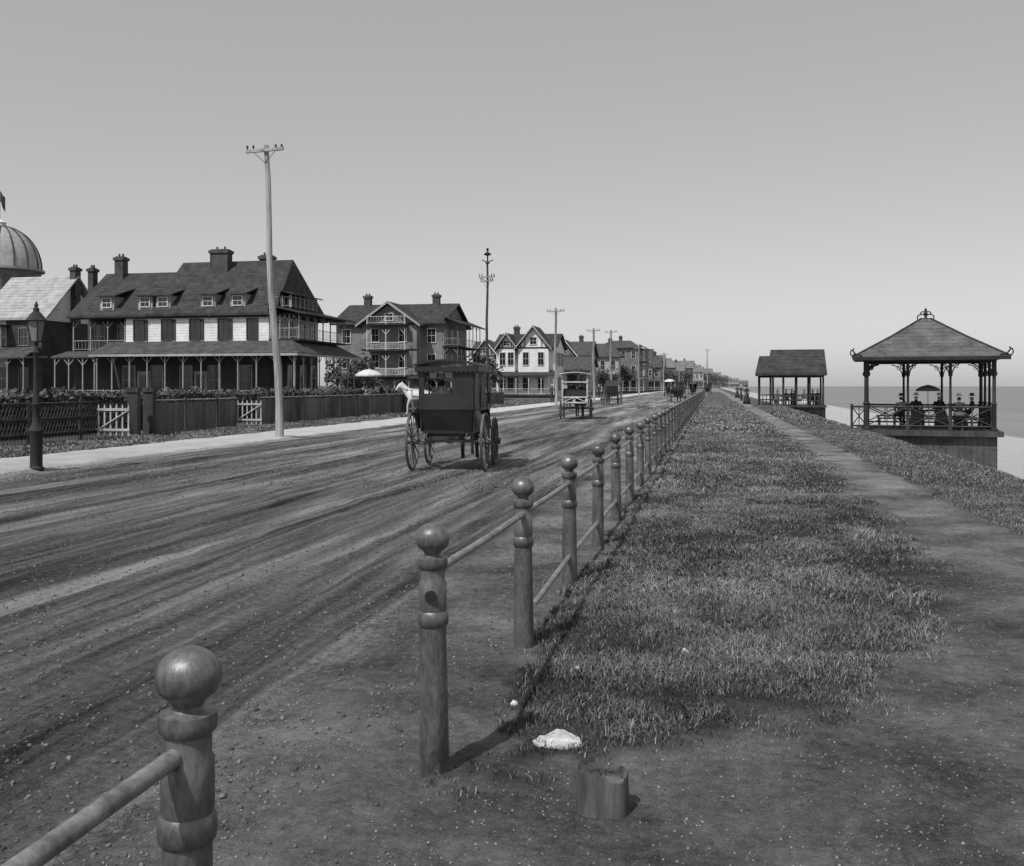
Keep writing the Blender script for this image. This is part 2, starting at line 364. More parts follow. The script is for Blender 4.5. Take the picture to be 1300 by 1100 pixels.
# ------------------------------------------------------------------ skinned figures
def skinmesh(name,vs,edges,rad,root,sub=1):
    me=bpy.data.meshes.new(name+'_sk'); me.from_pydata(vs,edges,[]); me.update()
    o=bpy.data.objects.new(name+'_sk',me); scene.collection.objects.link(o)
    mo=o.modifiers.new('s','SKIN'); mo.use_smooth_shade=True
    if not me.skin_vertices:
        bpy.context.view_layer.objects.active=o; o.select_set(True)
        bpy.ops.mesh.customdata_skin_add()
    for i,r in enumerate(rad):
        r=(r,r) if not isinstance(r,tuple) else r
        me.skin_vertices[0].data[i].radius=r; me.skin_vertices[0].data[i].use_root=(i==root)
    su=o.modifiers.new('u','SUBSURF'); su.levels=sub; su.render_levels=sub
    dg=bpy.context.evaluated_depsgraph_get(); dg.update()
    res=bpy.data.meshes.new_from_object(o.evaluated_get(dg)); res.name=name
    bpy.data.objects.remove(o); return res
def person_mesh(name,pose,top,leg,woman=False,hat=None):
    V=[];E=[];R=[]
    def a(p,r,c=None):
        V.append(p);R.append(r)
        if c is not None: E.append((c,len(V)-1))
        return len(V)-1
    zb=.95 if pose!='sit' else .56
    pel=a((0,0,zb),.13); wa=a((0,0,zb+.18),.115,pel); ch=a((0,.01,zb+.38),(.15,.11),wa); nk=a((0,.01,zb+.55),.05,ch)
    h1=a((0,.03,zb+.63),(.07,.08),nk); h2=a((0,.02,zb+.73),(.075,.09),h1)
    hands=[]
    for sx in(-1,1):
        sh=a((sx*.18,0,zb+.47),.06,ch)
        if pose=='sit': el=a((sx*.24,.05,zb+.2),.045,sh); wr=a((sx*.12,.27,zb+.14),.03,el); pm=a((sx*.09,.33,zb+.13),.032,wr); fd=(-sx*.2,1,-.3)
        elif pose=='walk': el=a((sx*.25,-.05*sx,zb+.2),.045,sh); wr=a((sx*.24,.1+.12*sx,zb-.03),.03,el); pm=a((sx*.24,.13+.13*sx,zb-.09),.032,wr); fd=(0,.3,-1)
        else: el=a((sx*.25,-.03,zb+.2),.045,sh); wr=a((sx*.25,.05,zb-.05),.03,el); pm=a((sx*.25,.07,zb-.11),.032,wr); fd=(0,.2,-1)
        hands.append(V[pm]); fv=Vector(fd).normalized(); sv_=fv.cross(Vector((sx,0,.2))).normalized()
        for q in range(4):
            o=sv_*(.018*(q-1.5)); L_=[.07,.085,.08,.06][q]
            k1=a(tuple(Vector(V[pm])+o+fv*.035),.009,pm); k2=a(tuple(Vector(V[pm])+o*1.1+fv*(.035+L_*.6)),.008,k1); a(tuple(Vector(V[pm])+o+fv*(.03+L_)+Vector((-sx*.015,0,-.005))),.007,k2)
        th=a(tuple(Vector(V[pm])+sv_*.04+fv*.02),.01,pm); a(tuple(Vector(V[pm])+sv_*.05+fv*.055),.008,th)
        if pose=='sit': kn=a((sx*.12,.44,zb+.02),.07,pel); an=a((sx*.12,.42,.1),.045,kn); a((sx*.12,.58,.04),.04,an)
        elif pose=='walk': kn=a((sx*.1,.16*sx+.06,.5),.07,pel); an=a((sx*.1,.26*sx-.04,.1),.045,kn); a((sx*.1,.26*sx+.12,.045),.04,an)
        else: kn=a((sx*.1,.03,.5),.07,pel); an=a((sx*.1,0,.1),.045,kn); a((sx*.11,.16,.045),.04,an)
    me=skinmesh(name,V,E,R,pel)
    for m in(top,leg,M_skin,M_hair,M_hat): me.materials.append(m)
    for p in me.polygons:
        c=p.center
        if c.z>zb+.56: p.material_index=3 if (c.z>zb+.72 or (c.y<0 and c.z>zb+.6)) else 2
        elif min((c-Vector(h)).length for h in hands)<.1: p.material_index=2
        elif c.z<zb-.02 or (pose=='sit' and c.z<zb+.09 and c.y>.05): p.material_index=1
        else: p.material_index=0
    bmm=bmesh.new(); bmm.from_mesh(me)
    def addmb(mb,mi):
        vv=[bmm.verts.new(p) for p in mb.v]
        for f in mb.f:
            try: ff=bmm.faces.new([vv[i] for i in f]); ff.material_index=mi; ff.smooth=True
            except Exception: pass
    q=MB(); q.ell((0,.115,zb+.665),(.012,.018,.022),6,4); q.ell((-.075,.02,zb+.67),(.012,.02,.03),6,4); q.ell((.075,.02,zb+.67),(.012,.02,.03),6,4); addmb(q,2)
    if hat:
        q=MB(); q.lathe([(.15,0),(.15,.012),(.085,.015),(.08,.1),(.07,.115),(.004,.118)],(0,.015,zb+.755),16); addmb(q,4 if hat=='straw' else 3)
    if woman:
        q=MB()
        if pose=='sit': 
            q.ell((0,.2,zb+.02),(.24,.36,.16),14,8); q.lathe([(.3,0),(.27,.25),(.22,zb-.05)],(0,.38,.03),14)
        else: q.lathe([(.36,0),(.3,.35),(.2,.75),(.135,zb+.1-.03)],(0,0,.03),18)
        addmb(q,1)
    bmm.to_mesh(me); bmm.free(); return me
PM={'sd':person_mesh('man_seated','sit',M_suit,M_suit,hat='dark'),'sl':person_mesh('woman_seated','sit',M_dress,M_dress,True,'straw'),'sw':person_mesh('woman_seated_dark','sit',M_suit,M_curt,True,'straw'),
    'wd':person_mesh('man_walking','walk',M_suit,M_suit,hat='straw'),'wl':person_mesh('woman_standing','stand',M_dress,M_dress,True,'straw'),'wk':person_mesh('woman_dark','stand',M_suit,M_suit,True,'dark')}
def person(k,loc,rot,parent=None,name=None):
    nm=name or {'sd':'seated_man','sl':'seated_woman','sw':'seated_woman','wd':'walking_man','wl':'standing_woman','wk':'standing_woman'}[k]
    o=bpy.data.objects.new(nm,PM[k]); o.location=loc; o.rotation_euler=(0,0,rot); scene.collection.objects.link(o)
    if parent: o.parent=parent
    return o
def horse_mesh(name,m):
    V=[];E=[];R=[]
    def a(p,r,c=None):
        V.append(p);R.append(r)
        if c is not None:E.append((c,len(V)-1))
        return len(V)-1
    mid=a((0,-.08,1.2),(.27,.31)); ru=a((0,-.6,1.28),(.25,.27),mid); ch=a((0,.42,1.2),(.24,.3),mid)
    nb=a((0,.66,1.40),(.15,.24),ch); nm=a((0,.84,1.62),(.11,.19),nb); po=a((0,.97,1.82),(.09,.13),nm); fa=a((0,1.13,1.72),(.08,.12),po); mu=a((0,1.3,1.52),(.06,.075),fa); a((0,1.34,1.46),(.05,.06),mu)
    for sx in(-1,1): a((sx*.06,.95,1.99),.022,po)
    tl=a((0,-.88,1.34),.05,ru); t2=a((0,-1.0,1.1),.06,tl); t3=a((0,-1.02,.8),.05,t2); a((0,-1.0,.55),.02,t3)
    for sx,of,ob in((-1,.12,-.08),(1,-.1,.12)):
        el=a((sx*.15,.44,.98),.11,ch); kn=a((sx*.15,.46+of,.58),.062,el); fe_=a((sx*.15,.44+of*1.3,.18),.042,kn); a((sx*.15,.48+of*1.4,.04),.06,fe_)
        sf_=a((sx*.15,-.48,.95),.15,ru); hk=a((sx*.15,-.82+ob,.56),.066,sf_); f2=a((sx*.15,-.76+ob*1.3,.18),.044,hk); a((sx*.15,-.7+ob*1.3,.04),.06,f2)
    me=skinmesh(name,V,E,R,mid); me.materials.append(m); me.materials.append(M_hair)
    for p in me.polygons:
        c=p.center
        if c.y<-.93 or c.z<.07: p.material_index=1
        p.use_smooth=True
    return me
HM={'bay':horse_mesh('bay_horse_body',M_bay),'white':horse_mesh('white_horse_body',M_gry)}
def horse(k,loc,rot,parent=None):
    o=bpy.data.objects.new('bay_horse' if k=='bay' else 'white_horse',HM[k]); o.location=loc; o.rotation_euler=(0,0,rot); scene.collection.objects.link(o)
    if parent:o.parent=parent
    h=MB(); h.path([(0.0,.3,.9),(.26,.3,1.15),(.2,.33,1.5),(0,.35,1.54),(-.2,.33,1.5),(-.26,.3,1.15),(0,.3,.9)],.015); h.tube((.27,.3,1.15),(.27,-1.4,.95),.022); h.tube((-.27,.3,1.15),(-.27,-1.4,.95),.022)
    h.path([(.1,1.1,1.65),(.18,.5,1.5),(.15,-.9,1.45)],.008); h.path([(-.1,1.1,1.65),(-.18,.5,1.5),(-.15,-.9,1.45)],.008); h.tube((0,.7,1.3),(.2,.62,1.55),.03);h.tube((0,.7,1.3),(-.2,.62,1.55),.03)
    hh=h.obj('harness_and_shafts',M_black); hh.parent=o
    return o
# ------------------------------------------------------------------ carriages
def curved_roof(b,x,y0,y1,z,th=.05,rise=.1,n=8):
    top=[];bot=[]
    for i in range(n+1):
        q=-1+2*i/n; zz=z+rise*(1-q*q); top.append((q*x,zz+th)); bot.append((q*x,zz))
    pts=[(p[0],y0,p[1]) for p in top]+[(p[0],y0,p[1]) for p in bot[::-1]]
    b.prism(pts,(0,y1-y0,0))
def carriage(loc,rot,kind='surrey',name='horse_carriage',wm=None,body=None,people=True,h='bay'):
    g=Group(name,(*loc,-.02),rot); body=body or M_blackp; wm=wm or M_wheel
    w=g.p('wheels',wm,True); tr=.76
    for sx in(-1,1):
        w.wheel((sx*tr,-.82,.6),.6); w.wheel((sx*(tr-.02),.85,.52),.52,12)
    a=g.p('axles_and_springs',wm); a.tube((-tr,-.82,.6),(tr,-.82,.6),.028); a.tube((-tr,.85,.52),(tr,.85,.52),.028); a.box(-.04,.04,-.8,.85,.55,.61)
    for yy in(-.82,.85):
        for sx in(-.42,.42):
            a.path([(sx,yy-.42,.68),(sx,yy-.2,.6),(sx,yy,.58),(sx,yy+.2,.6),(sx,yy+.42,.68),(sx,yy+.2,.75),(sx,yy,.77),(sx,yy-.2,.75),(sx,yy-.42,.68)],.017)
    b=g.p('body',body)
    if kind=='surrey':
        b.box(-.52,.52,-.95,.35,.76,.82); b.box(-.5,.5,.35,1.15,.7,.75)
        b.prism([(-.5,-.96,.8),(-.44,-.88,.7),(.44,-.88,.7),(.5,-.96,.8),(.54,-1.05,1.25),(-.54,-1.05,1.25)],(0,.05,0))
        for sx in(-1,1):
            b.prism([(sx*.53,-.97,.8),(sx*.53,.1,.8),(sx*.53,.35,.9),(sx*.53,.3,1.1),(sx*.53,-.3,1.2),(sx*.53,-.97,1.25)],(sx*.03,0,0))
        b.prism([(-.5,1.15,.72),(.5,1.15,.72),(.5,1.3,1.15),(-.5,1.3,1.15)],(0,.03,0))
        b.box(-.5,.5,-.85,-.3,.82,1.12); b.box(-.5,.5,.3,.75,.76,1.1); b.box(-.48,.48,.26,.32,1.1,1.4)
        t=g.p('leather_top',M_black); curved_roof(t,.66,-1.15,1.1,2.14,.04,.1)
        n=14
        for i in range(n):
            x0=-.64+1.28*i/n; x1=x0+1.28/n; t.prism([(x0,-1.13,2.13),(x1,-1.13,2.13),(x1,-1.13,2.04),((x0+x1)/2,-1.13,2.0),(x0,-1.13,2.04)],(0,.01,0))
            y0=-1.1+2.15*i/n; y1=y0+2.15/n
            for sx in(-1,1): t.prism([(sx*.64,y0,2.13),(sx*.64,y1,2.13),(sx*.64,y1,2.05),(sx*.64,(y0+y1)/2,2.01),(sx*.64,y0,2.05)],(sx*.01,0,0))
        for sx in(-1,1):
            for yy in(-1.0,-.05,.95): t.tube((sx*.54,yy,.85 if yy>0 else 1.2),(sx*.58,yy,2.14),.018)
        t.box(-.56,-.46,-1.06,-1.04,1.25,2.1); t.box(.12,.56,-1.06,-1.04,1.25,2.1); t.box(-.46,.12,-1.06,-1.04,1.25,1.58); t.box(-.46,.12,-1.06,-1.04,2.02,2.1)
        t.box(.565,.58,-1.03,-.35,1.22,2.1); t.box(-.58,-.565,-1.03,-.6,1.22,2.1)
        c=g.p('side_curtain',M_curt); c.prism([(.6,-.33,2.1),(.6,.35,2.1),(.6,.1,1.75),(.6,-.33,1.3)],(.015,0,0)); c.prism([(-.6,-.55,2.1),(-.6,.1,2.1),(-.6,-.2,1.8),(-.6,-.55,1.45)],(-.015,0,0))
        s=g.p('steps_and_fenders',body)
        for sx in(-1,1):
            s.box(sx*.7-.12,sx*.7+.12,.0,.22,.48,.5); s.tube((sx*.55,.1,.78),(sx*.7,.1,.49),.012)
            fp=[(sx*.72,-.82+.68*math.cos(q),.6+.68*math.sin(q)) for q in np.linspace(.35,1.9,8)]
            for p,q in zip(fp[:-1],fp[1:]): s.prism([(p[0]-.08,p[1],p[2]),(p[0]+.08,p[1],p[2]),(q[0]+.08,q[1],q[2]),(q[0]-.08,q[1],q[2])],(0,0,.012))
        s.tube((-.62,.9,1.35),(-.62,.9,1.6),.06,.05); s.tube((.62,.9,1.35),(.62,.9,1.6),.06,.05)
        if people:
            person('sd',(.22,.45,.57),0,g.e,'driver'); person('sl',(-.2,-.55,.58),0,g.e,'passenger'); 
    elif kind=='wagon':
        b.box(-.62,.62,-1.3,1.3,.8,.87)
        f=g.p('frame',M_lightp)
        for yy in(-1.3,-.45,.4,1.25):
            for sx in(-1,1): f.box(sx*.64-.03,sx*.64+.03,yy-.03,yy+.03,.8,2.3)
        for z in(1.0,1.2,1.4,1.95):
            for sx in(-1,1): f.box(sx*.68-.015,sx*.68+.015,-1.33,1.28,z,z+.06)
        for z in(.84,1.12,1.9): f.box(-.64,.64,-1.36,-1.33,z,z+.07)
        f.box(-.03,.03,-1.36,-1.33,.91,1.12)
        f.tube((-.6,-1.37,.9),(0,-1.37,1.15),.02); f.tube((.6,-1.37,.9),(0,-1.37,1.15),.02)
        curved_roof(g.p('canvas_roof',M_lightp),.78,-1.5,1.5,2.32,.04,.1)
        for yy in(-.9,-.1,.7): g.p('seats',M_tdark).box(-.6,.6,yy-.2,yy+.2,1.15,1.2); g.p('seats',M_tdark).box(-.6,.6,yy-.22,yy-.18,1.2,1.6)
        st=g.p('rear_steps',M_tdark); st.box(-.25,.25,-1.6,-1.4,.45,.48); st.box(-.25,.25,-1.5,-1.36,.64,.67); st.tube((-.25,-1.6,.45),(-.25,-1.3,.85),.015); st.tube((.25,-1.6,.45),(.25,-1.3,.85),.015)
        if people: person('sd',(.2,.9,.62),0,g.e,'driver'); person('sd',(-.25,-.05,.66),0,g.e,'passenger')
    elif kind=='buggy':
        b.box(-.42,.42,-.6,.6,.78,1.0); b.box(-.45,.45,-.5,0,1.0,1.15); b.prism([(-.42,.6,.95),(.42,.6,.95),(.42,.75,1.3),(-.42,.75,1.3)],(0,.02,0))
        t=g.p('folding_hood',M_black)
        pr=[(-.62,1.1),(-.68,1.7),(-.5,2.05),(-.1,2.2),(.3,2.12),(.42,1.98)]
        for p,q in zip(pr[:-1],pr[1:]): t.prism([(-.5,p[0],p[1]),(.5,p[0],p[1]),(.5,q[0],q[1]),(-.5,q[0],q[1])],(0,.01,.03))
        for sx in(-1,1): t.prism([(sx*.5,-.62,1.1),(sx*.5,-.68,1.7),(sx*.5,-.5,2.05),(sx*.5,-.1,2.2),(sx*.5,.3,2.12),(sx*.5,-.2,1.2)],(sx*.01,0,0))
        if people: person('sd',(.0,-.28,.62),0,g.e,'driver')
    elif kind=='phaeton':
        b.box(-.5,.5,-.9,1.0,.72,.85); b.box(-.5,.5,-.8,-.3,.85,1.1); b.box(-.5,.5,-.95,-.8,.85,1.5); b.box(-.48,.48,.3,.7,.85,1.12); b.prism([(-.5,1.0,.8),(.5,1.0,.8),(.5,1.2,1.25),(-.5,1.2,1.25)],(0,.03,0))
        t=g.p('parasol_canopy',M_canv); 
        t.lathe([(.85,-.12),(.85,-.02),(.62,.15),(.33,.27),(.02,.33)],(0,-.3,2.45),14); g.p('canopy_pole',M_tdark).tube((0,-.75,.9),(0,-.3,2.75),.02)
        for i in range(14): 
            a0=2*math.pi*i/14; g.p('canopy_fringe',M_tdark).tube((.86*math.cos(a0),-.3+.86*math.sin(a0),2.34),(.86*math.cos(a0),-.3+.86*math.sin(a0),2.2),.04,.02,4)
        if people: person('sl',(-.22,-.55,.58),0,g.e,'passenger'); person('sd',(.2,.45,.6),0,g.e,'driver')
    g.finish()
    if h: horse(h,(0,2.75,0),0,g.e)
    return g
carriage(at(578,21.1),-math.radians(6.5),'surrey','covered_carriage')
carriage(at(732,52.0),-math.radians(8),'wagon','passenger_wagon')
carriage(at(776,88),-YAW+.25,'buggy','horse_buggy')
carriage(at(589,57),math.radians(80),'surrey','horse_carriage',h='white')
carriage(at(474,62),math.radians(-60),'phaeton','parasol_phaeton')
carriage(at(861,105),-YAW,'surrey','horse_carriage'); carriage(at(880,150),math.pi-YAW,'buggy','horse_buggy'); carriage(at(898,190),-YAW,'surrey','horse_carriage')
carriage(at(850,150),math.pi-YAW,'phaeton','open_carriage')
# ------------------------------------------------------------------ poles and lamps
def pole(u,d,h,lean=0,arms=((.18,1.15),),r0=.13,r1=.075,name='telegraph_pole'):
    x,y=at(u,d); g=Group(name,(x,y,0),-YAW); p=g.p('wooden_pole',M_wood if r0>.1 else M_woodd); n=8
    pts=[(lean*(i/n)+.05*math.sin(i*1.1),.03*math.sin(i*.8),h*i/n-.1*(i==0)) for i in range(n+1)]
    for i in range(n): p.tube(pts[i],pts[i+1],r0+(r1-r0)*i/n,r0+(r1-r0)*(i+1)/n,10)
    for dz,w in arms:
        c=g.p('crossarms',M_wood); z=h-dz; xx=pts[-1][0]
        c.prism([(xx-w/2,-.16,z-.07),(xx+w/2,-.16,z-.02),(xx+w/2,-.16,z+.07),(xx-w/2,-.16,z+.02)],(0,.09,0))
        for q in(-.46,-.3,.3,.46):
            g.p('insulators',M_tdark,True).lathe([(.015,0),(.015,.05),(.03,.05),(.04,.09),(.025,.14),(.01,.15)],(xx+q*w,-.12,z+.03),8)
        g.p('braces',M_tdark).tube((xx-w*.3,-.14,z-.04),(xx,-.1,z-.4),.01); g.p('braces',M_tdark).tube((xx+w*.3,-.14,z-.04),(xx,-.1,z-.4),.01)
    return g
pole(355,32,9.55,-.5,arms=((.18,1.3),),r0=.14,r1=.08).finish()
g=pole(620,60.5,9.3,-.1,arms=((.9,1.0),(1.15,.8)),r0=.1,r1=.06,name='ornate_utility_pole')
o=g.p('finial',M_tdark,True); o.lathe([(.05,0),(.16,.05),(.05,.15),(.04,.5),(.2,.55),(.24,.62),(.1,.7),(.04,.8),(.1,.9),(.02,1.0)],(-.05,0,9.2),10); o.path([(-.4,0,9.45),(-.05,0,9.3),(.3,0,9.45)],.03); g.finish()
for u,d,h in((706,87,8.6),(754,114,8.4),(776,128,9),(811,170,8.5),(842,215,9),(862,290,9),(880,380,9),(898,300,13),(893,480,10)):
    pole(u,d,h,random.uniform(-.15,.15),arms=((.3,1.6),) if d<200 else ((.4,2.0),),r0=.1+d*.0003,r1=.07+d*.0003).finish()
g=Group('street_lamp',(*at(46,20.1),0),-YAW); p=g.p('cast_iron_post',M_tdark,True)
p.lathe([(.15,-.05),(.15,.05),(.12,.08),(.12,.75),(.15,.8),(.13,.86),(.09,.92),(.075,1.0),(.065,1.3),(.09,1.34),(.06,1.4),(.05,2.35),(.08,2.4),(.045,2.45),(.04,2.6)],(0,0,0),12)
p.tube((-.28,0,2.3),(.28,0,2.3),.018)
L_=g.p('lantern_frame',M_tdark); gl=g.p('lantern_glass',mat('lamp_glass',.18,.2,4,rough=.15))
z0,z1=2.62,3.05
for a in range(4):
    q=math.pi/4+a*math.pi/2; q2=q+math.pi/2
    c0=(.1*math.cos(q),.1*math.sin(q),z0); c1=(.18*math.cos(q),.18*math.sin(q),z1); d0=(.1*math.cos(q2),.1*math.sin(q2),z0); d1=(.18*math.cos(q2),.18*math.sin(q2),z1)
    L_.tube(c0,c1,.014); L_.tube(c1,d1,.018); L_.tube(c0,d0,.014); gl.add([tuple(k*.96 if i<2 else k for i,k in enumerate(e)) for e in(c0,d0,d1,c1)],[(0,1,2,3)])
L_.lathe([(.21,0),(.19,.03),(.09,.16),(.06,.18),(.06,.25),(.03,.28),(.04,.32),(.005,.4)],(0,0,z1),12); g.finish()
# ------------------------------------------------------------------ left fence, gates, hedge
g=Group('board_fence',(0,0,0)); 
def seg(t0,t1,kind):
    t=t0
    while t<t1-.01:
        t2=min(t+2.4,t1); a=W(-19.4,t); b=W(-19.4,t2)
        g.p('posts',M_woodd).tube((*a,0),(*a,1.3),.06,.055,6)
        for z in((1.2,) if kind=='b' else (.3,.75,1.2)): g.p('rails' if kind=='b' else 'wire_rails',M_wood if kind=='b' else M_woodd).tube((*a,z),(*b,z),.03,.03,5)
        if kind=='b':
            q=g.p('boards',M_slat2); n=int((t2-t)/.16)
            for i in range(n):
                c=W(-19.4,t+.16*i+.01); d=W(-19.4,t+.16*i+.155); h=1.12+random.uniform(-.03,.03); q.prism([(*c,.05),(*d,.05),(*d,h),(*c,h)],(.02,-.004,0))
        else:
            q=g.p('wires',M_woodd)
            for i in range(16):
                c=W(-19.4,t+.15*i); d=W(-19.4,t+.15*i+.5); q.tube((*c,.05),(*d,1.15),.01,.01,4); q.tube((*d,.05),(*c,1.15),.01,.01,4)
        t=t2
def t_at(u,s):
    k=(u-650)/F; return s*(k*sn+cs)/(k*cs-sn)
tA,tB,tC,tD,tE,tF=[t_at(u,-19.4) for u in(-250,125,168,190,300,328)]
seg(tA,tB,'w'); seg(tD,tE,'b'); seg(tF,t_at(640,-19.4),'b'); g.finish()
g=Group('gate_piers',(0,0,0))
for u in(170,190):
    t=t_at(u,-19.2); x,y=W(-19.2,t)
    tmp=MB(); tmp.box(-.17,.17,-.17,.17,0,1.5); tmp.box(-.21,.21,-.21,.21,1.5,1.6); tmp.prism([(-.2,-.2,1.6),(.2,-.2,1.6),(.2,.2,1.6),(-.2,.2,1.6)],(0,0,.06))
    g.p('piers',M_woodd).add([(p[0]+x,p[1]+y,p[2]) for p in tmp.v],tmp.f)
g.finish()
def gate(u,w,rot):
    t=t_at(u,-19.3); g=Group('picket_gate',(*W(-19.3,t),.12),rot); b=g.p('pickets',M_gate)
    n=int(w/.17)
    for i in range(n+1):
        x=i*w/n; b.prism([(x-.025,0,0),(x+.025,0,0),(x+.025,0,.95),(x,0,1.02),(x-.025,0,.95)],(0,.02,0))
    for z in(.15,.8): b.box(-.04,w+.04,-.03,-.002,z,z+.08)
    b.tube((0,-.02,.2),(w,-.02,.8),.025); g.finish()
gate(125,1.0,-.1); gate(302,.95,.0)
M_leaf=mat('leaves',.09,.6,7,rough=.7)
def leaves(mb,pts,size):
    for p in pts:
        a=Vector((random.gauss(0,1),random.gauss(0,1),random.gauss(0,1))).normalized(); b=a.orthogonal().normalized(); c=a.cross(b); s=size*random.uniform(.6,1.4); p=Vector(p)
        mb.add([p-b*s*.5,p+c*s*.35,p+b*s*.5,p-c*s*.35],[(0,1,2,3)])
g=Group('hedge',(0,0,0)); L1=g.p('leaves',M_leaf); 
t=18.0; pts=[]
core=g.p('hedge_core',mat('hedge_core',.03,.4,6))
while t<92:
    t2=t+1.0; hh=1.38+.06*math.sin(t*.7)
    A=W(-22.6,t);B=W(-21.8,t);C=W(-21.8,t2+.1);D=W(-22.6,t2+.1)
    core.prism([(*A,0),(*B,0),(*C,0),(*D,0)],(0,0,hh-.05))
    for i in range(260):
        k=random.random(); tt=t+random.random()
        if k<.4: s=random.uniform(-22.7,-21.7); z=hh+random.uniform(-.08,.16)*(1+.6*math.sin(tt*2.1))
        else: s=-21.75+random.gauss(0,.07); z=random.uniform(.05,hh)
        pts.append((*W(s,tt),z))
    t=t2
leaves(L1,pts,.12); g.finish()
# ------------------------------------------------------------------ trees
def tree(x,y,h,r,name='tree'):
    g=Group(name,(x,y,0)); b=g.p('trunk_and_limbs',M_woodd); b.tube((0,0,0),(.1,0,h*.45),.03*h,.018*h,8); pts=[]
    for i in range(9):
        a=random.uniform(0,6.28); rr=random.uniform(.2,.8)*r; e=(rr*math.cos(a),rr*math.sin(a),h*random.uniform(.5,.9)); b.tube((.1,0,h*random.uniform(.25,.45)),e,.012*h,.004*h,5)
        cr=r*random.uniform(.3,.5)
        for q in range(170):
            v=Vector((random.gauss(0,1),random.gauss(0,1),random.gauss(0,.8))).normalized()*cr*random.uniform(.6,1.05); pts.append((e[0]+v.x,e[1]+v.y,e[2]+v.z))
    leaves(g.p('leaves',M_leaf),pts,.06*h+.05); g.finish()
# ------------------------------------------------------------------ building helpers
def window(g,x,z,w,h,y=0,side='f',frame=None,shut=False):
    fr=g.p('window_frames' if frame is None else 'window_frames_'+frame.name,frame or M_trim); gl=g.p('window_glass',M_glass)
    def bx(mb,a0,a1,p0,p1,z0,z1):
        if side=='f': mb.box(a0,a1,y-p1,y-p0,z0,z1)
        else: mb.box(y+p0,y+p1,a0,a1,z0,z1)
    bx(gl,x-w/2,x+w/2,-.02,.03,z-h/2,z+h/2)
    t=.08
    bx(fr,x-w/2-t,x-w/2,-.02,.09,z-h/2-t,z+h/2+t); bx(fr,x+w/2,x+w/2+t,-.02,.09,z-h/2-t,z+h/2+t)
    bx(fr,x-w/2,x+w/2,-.02,.09,z+h/2,z+h/2+t); bx(fr,x-w/2,x+w/2,-.02,.11,z-h/2-t,z-h/2); bx(fr,x-w/2,x+w/2,-.02,.06,z-.02,z+.02)
    bx(fr,x-.012,x+.012,-.02,.05,z-h/2,z-.03); bx(fr,x-.012,x+.012,-.02,.05,z+.03,z+h/2)
    if shut:
        sh=g.p('shutters',M_shut)
        for q in(-1,1): bx(sh,x+q*(w/2+t+.24)-.22,x+q*(w/2+t+.24)+.22,-.01,.07,z-h/2-.05,z+h/2+.05)
def roof_x(g,x0,x1,y0,y1,ze,zr,m,th=.18,part='roof',yr=None,hipl=0,hipr=0):
    yr=(y0+y1)/2 if yr is None else yr; b=g.p(part,m)
    b.prism([(x0,y0,ze),(x1,y0,ze),(x1-hipr,yr,zr),(x0+hipl,yr,zr)],(0,0,th))
    b.prism([(x1,y1,ze),(x0,y1,ze),(x0+hipl,yr,zr),(x1-hipr,yr,zr)],(0,0,th))
    if hipl: b.prism([(x0,y1,ze),(x0,y0,ze),(x0+hipl,yr,zr)],(0,0,th))
    if hipr: b.prism([(x1,y0,ze),(x1,y1,ze),(x1-hipr,yr,zr)],(0,0,th))
def roof_y(g,x0,x1,y0,y1,ze,zr,m,th=.18,part='roof'):
    xc=(x0+x1)/2; b=g.p(part,m); b.prism([(x0,y1,ze),(x0,y0,ze),(xc,y0,zr),(xc,y1,zr)],(0,0,th)); b.prism([(x1,y0,ze),(x1,y1,ze),(xc,y1,zr),(xc,y0,zr)],(0,0,th))
def chimney(g,x,y,w,d,z0,z1):
    b=g.p('chimneys',M_brick); b.box(x-w/2,x+w/2,y-d/2,y+d/2,z0,z1-.35); b.box(x-w/2-.1,x+w/2+.1,y-d/2-.1,y+d/2+.1,z1-.35,z1-.1); b.box(x-w/2+.05,x+w/2-.05,y-d/2+.05,y+d/2-.05,z1-.1,z1)
    for q in(-.22,.22): b.tube((x+q*w,y,z1-.02),(x+q*w,y,z1+.25),.1,.08,6)
def colonnade(g,x0,x1,y,z0,z1,step,side='f',rail=True,m=None,r=.06,bracket=True):
    n=max(1,round(abs(x1-x0)/step)); tag='' if m is None else '_'+m.name; c=g.p('columns'+tag,m or M_trim); ra=g.p('railing'+tag,m or M_trim)
    def pt(a,z,o=0): return (a,y+o,z) if side=='f' else (y+o,a,z)
    for i in range(n+1):
        a=x0+(x1-x0)*i/n; c.tube(pt(a,z0),pt(a,z1),r,r*.85,6)
        if bracket:
            for q in(-1,1):
                if 0<=i+q<=n: c.tube(pt(a,z1-.55),pt(a+q*.45,z1-.04),.03,.03,4)
    if rail:
        ra.tube(pt(x0,z0+.85),pt(x1,z0+.85),.035,.035,4); ra.tube(pt(x0,z0+.15),pt(x1,z0+.15),.025,.025,4)
        k=int(abs(x1-x0)/.3)
        for i in range(k): a=x0+(x1-x0)*(i+.5)/k; ra.tube(pt(a,z0+.15),pt(a,z0+.85),.014,.014,4)
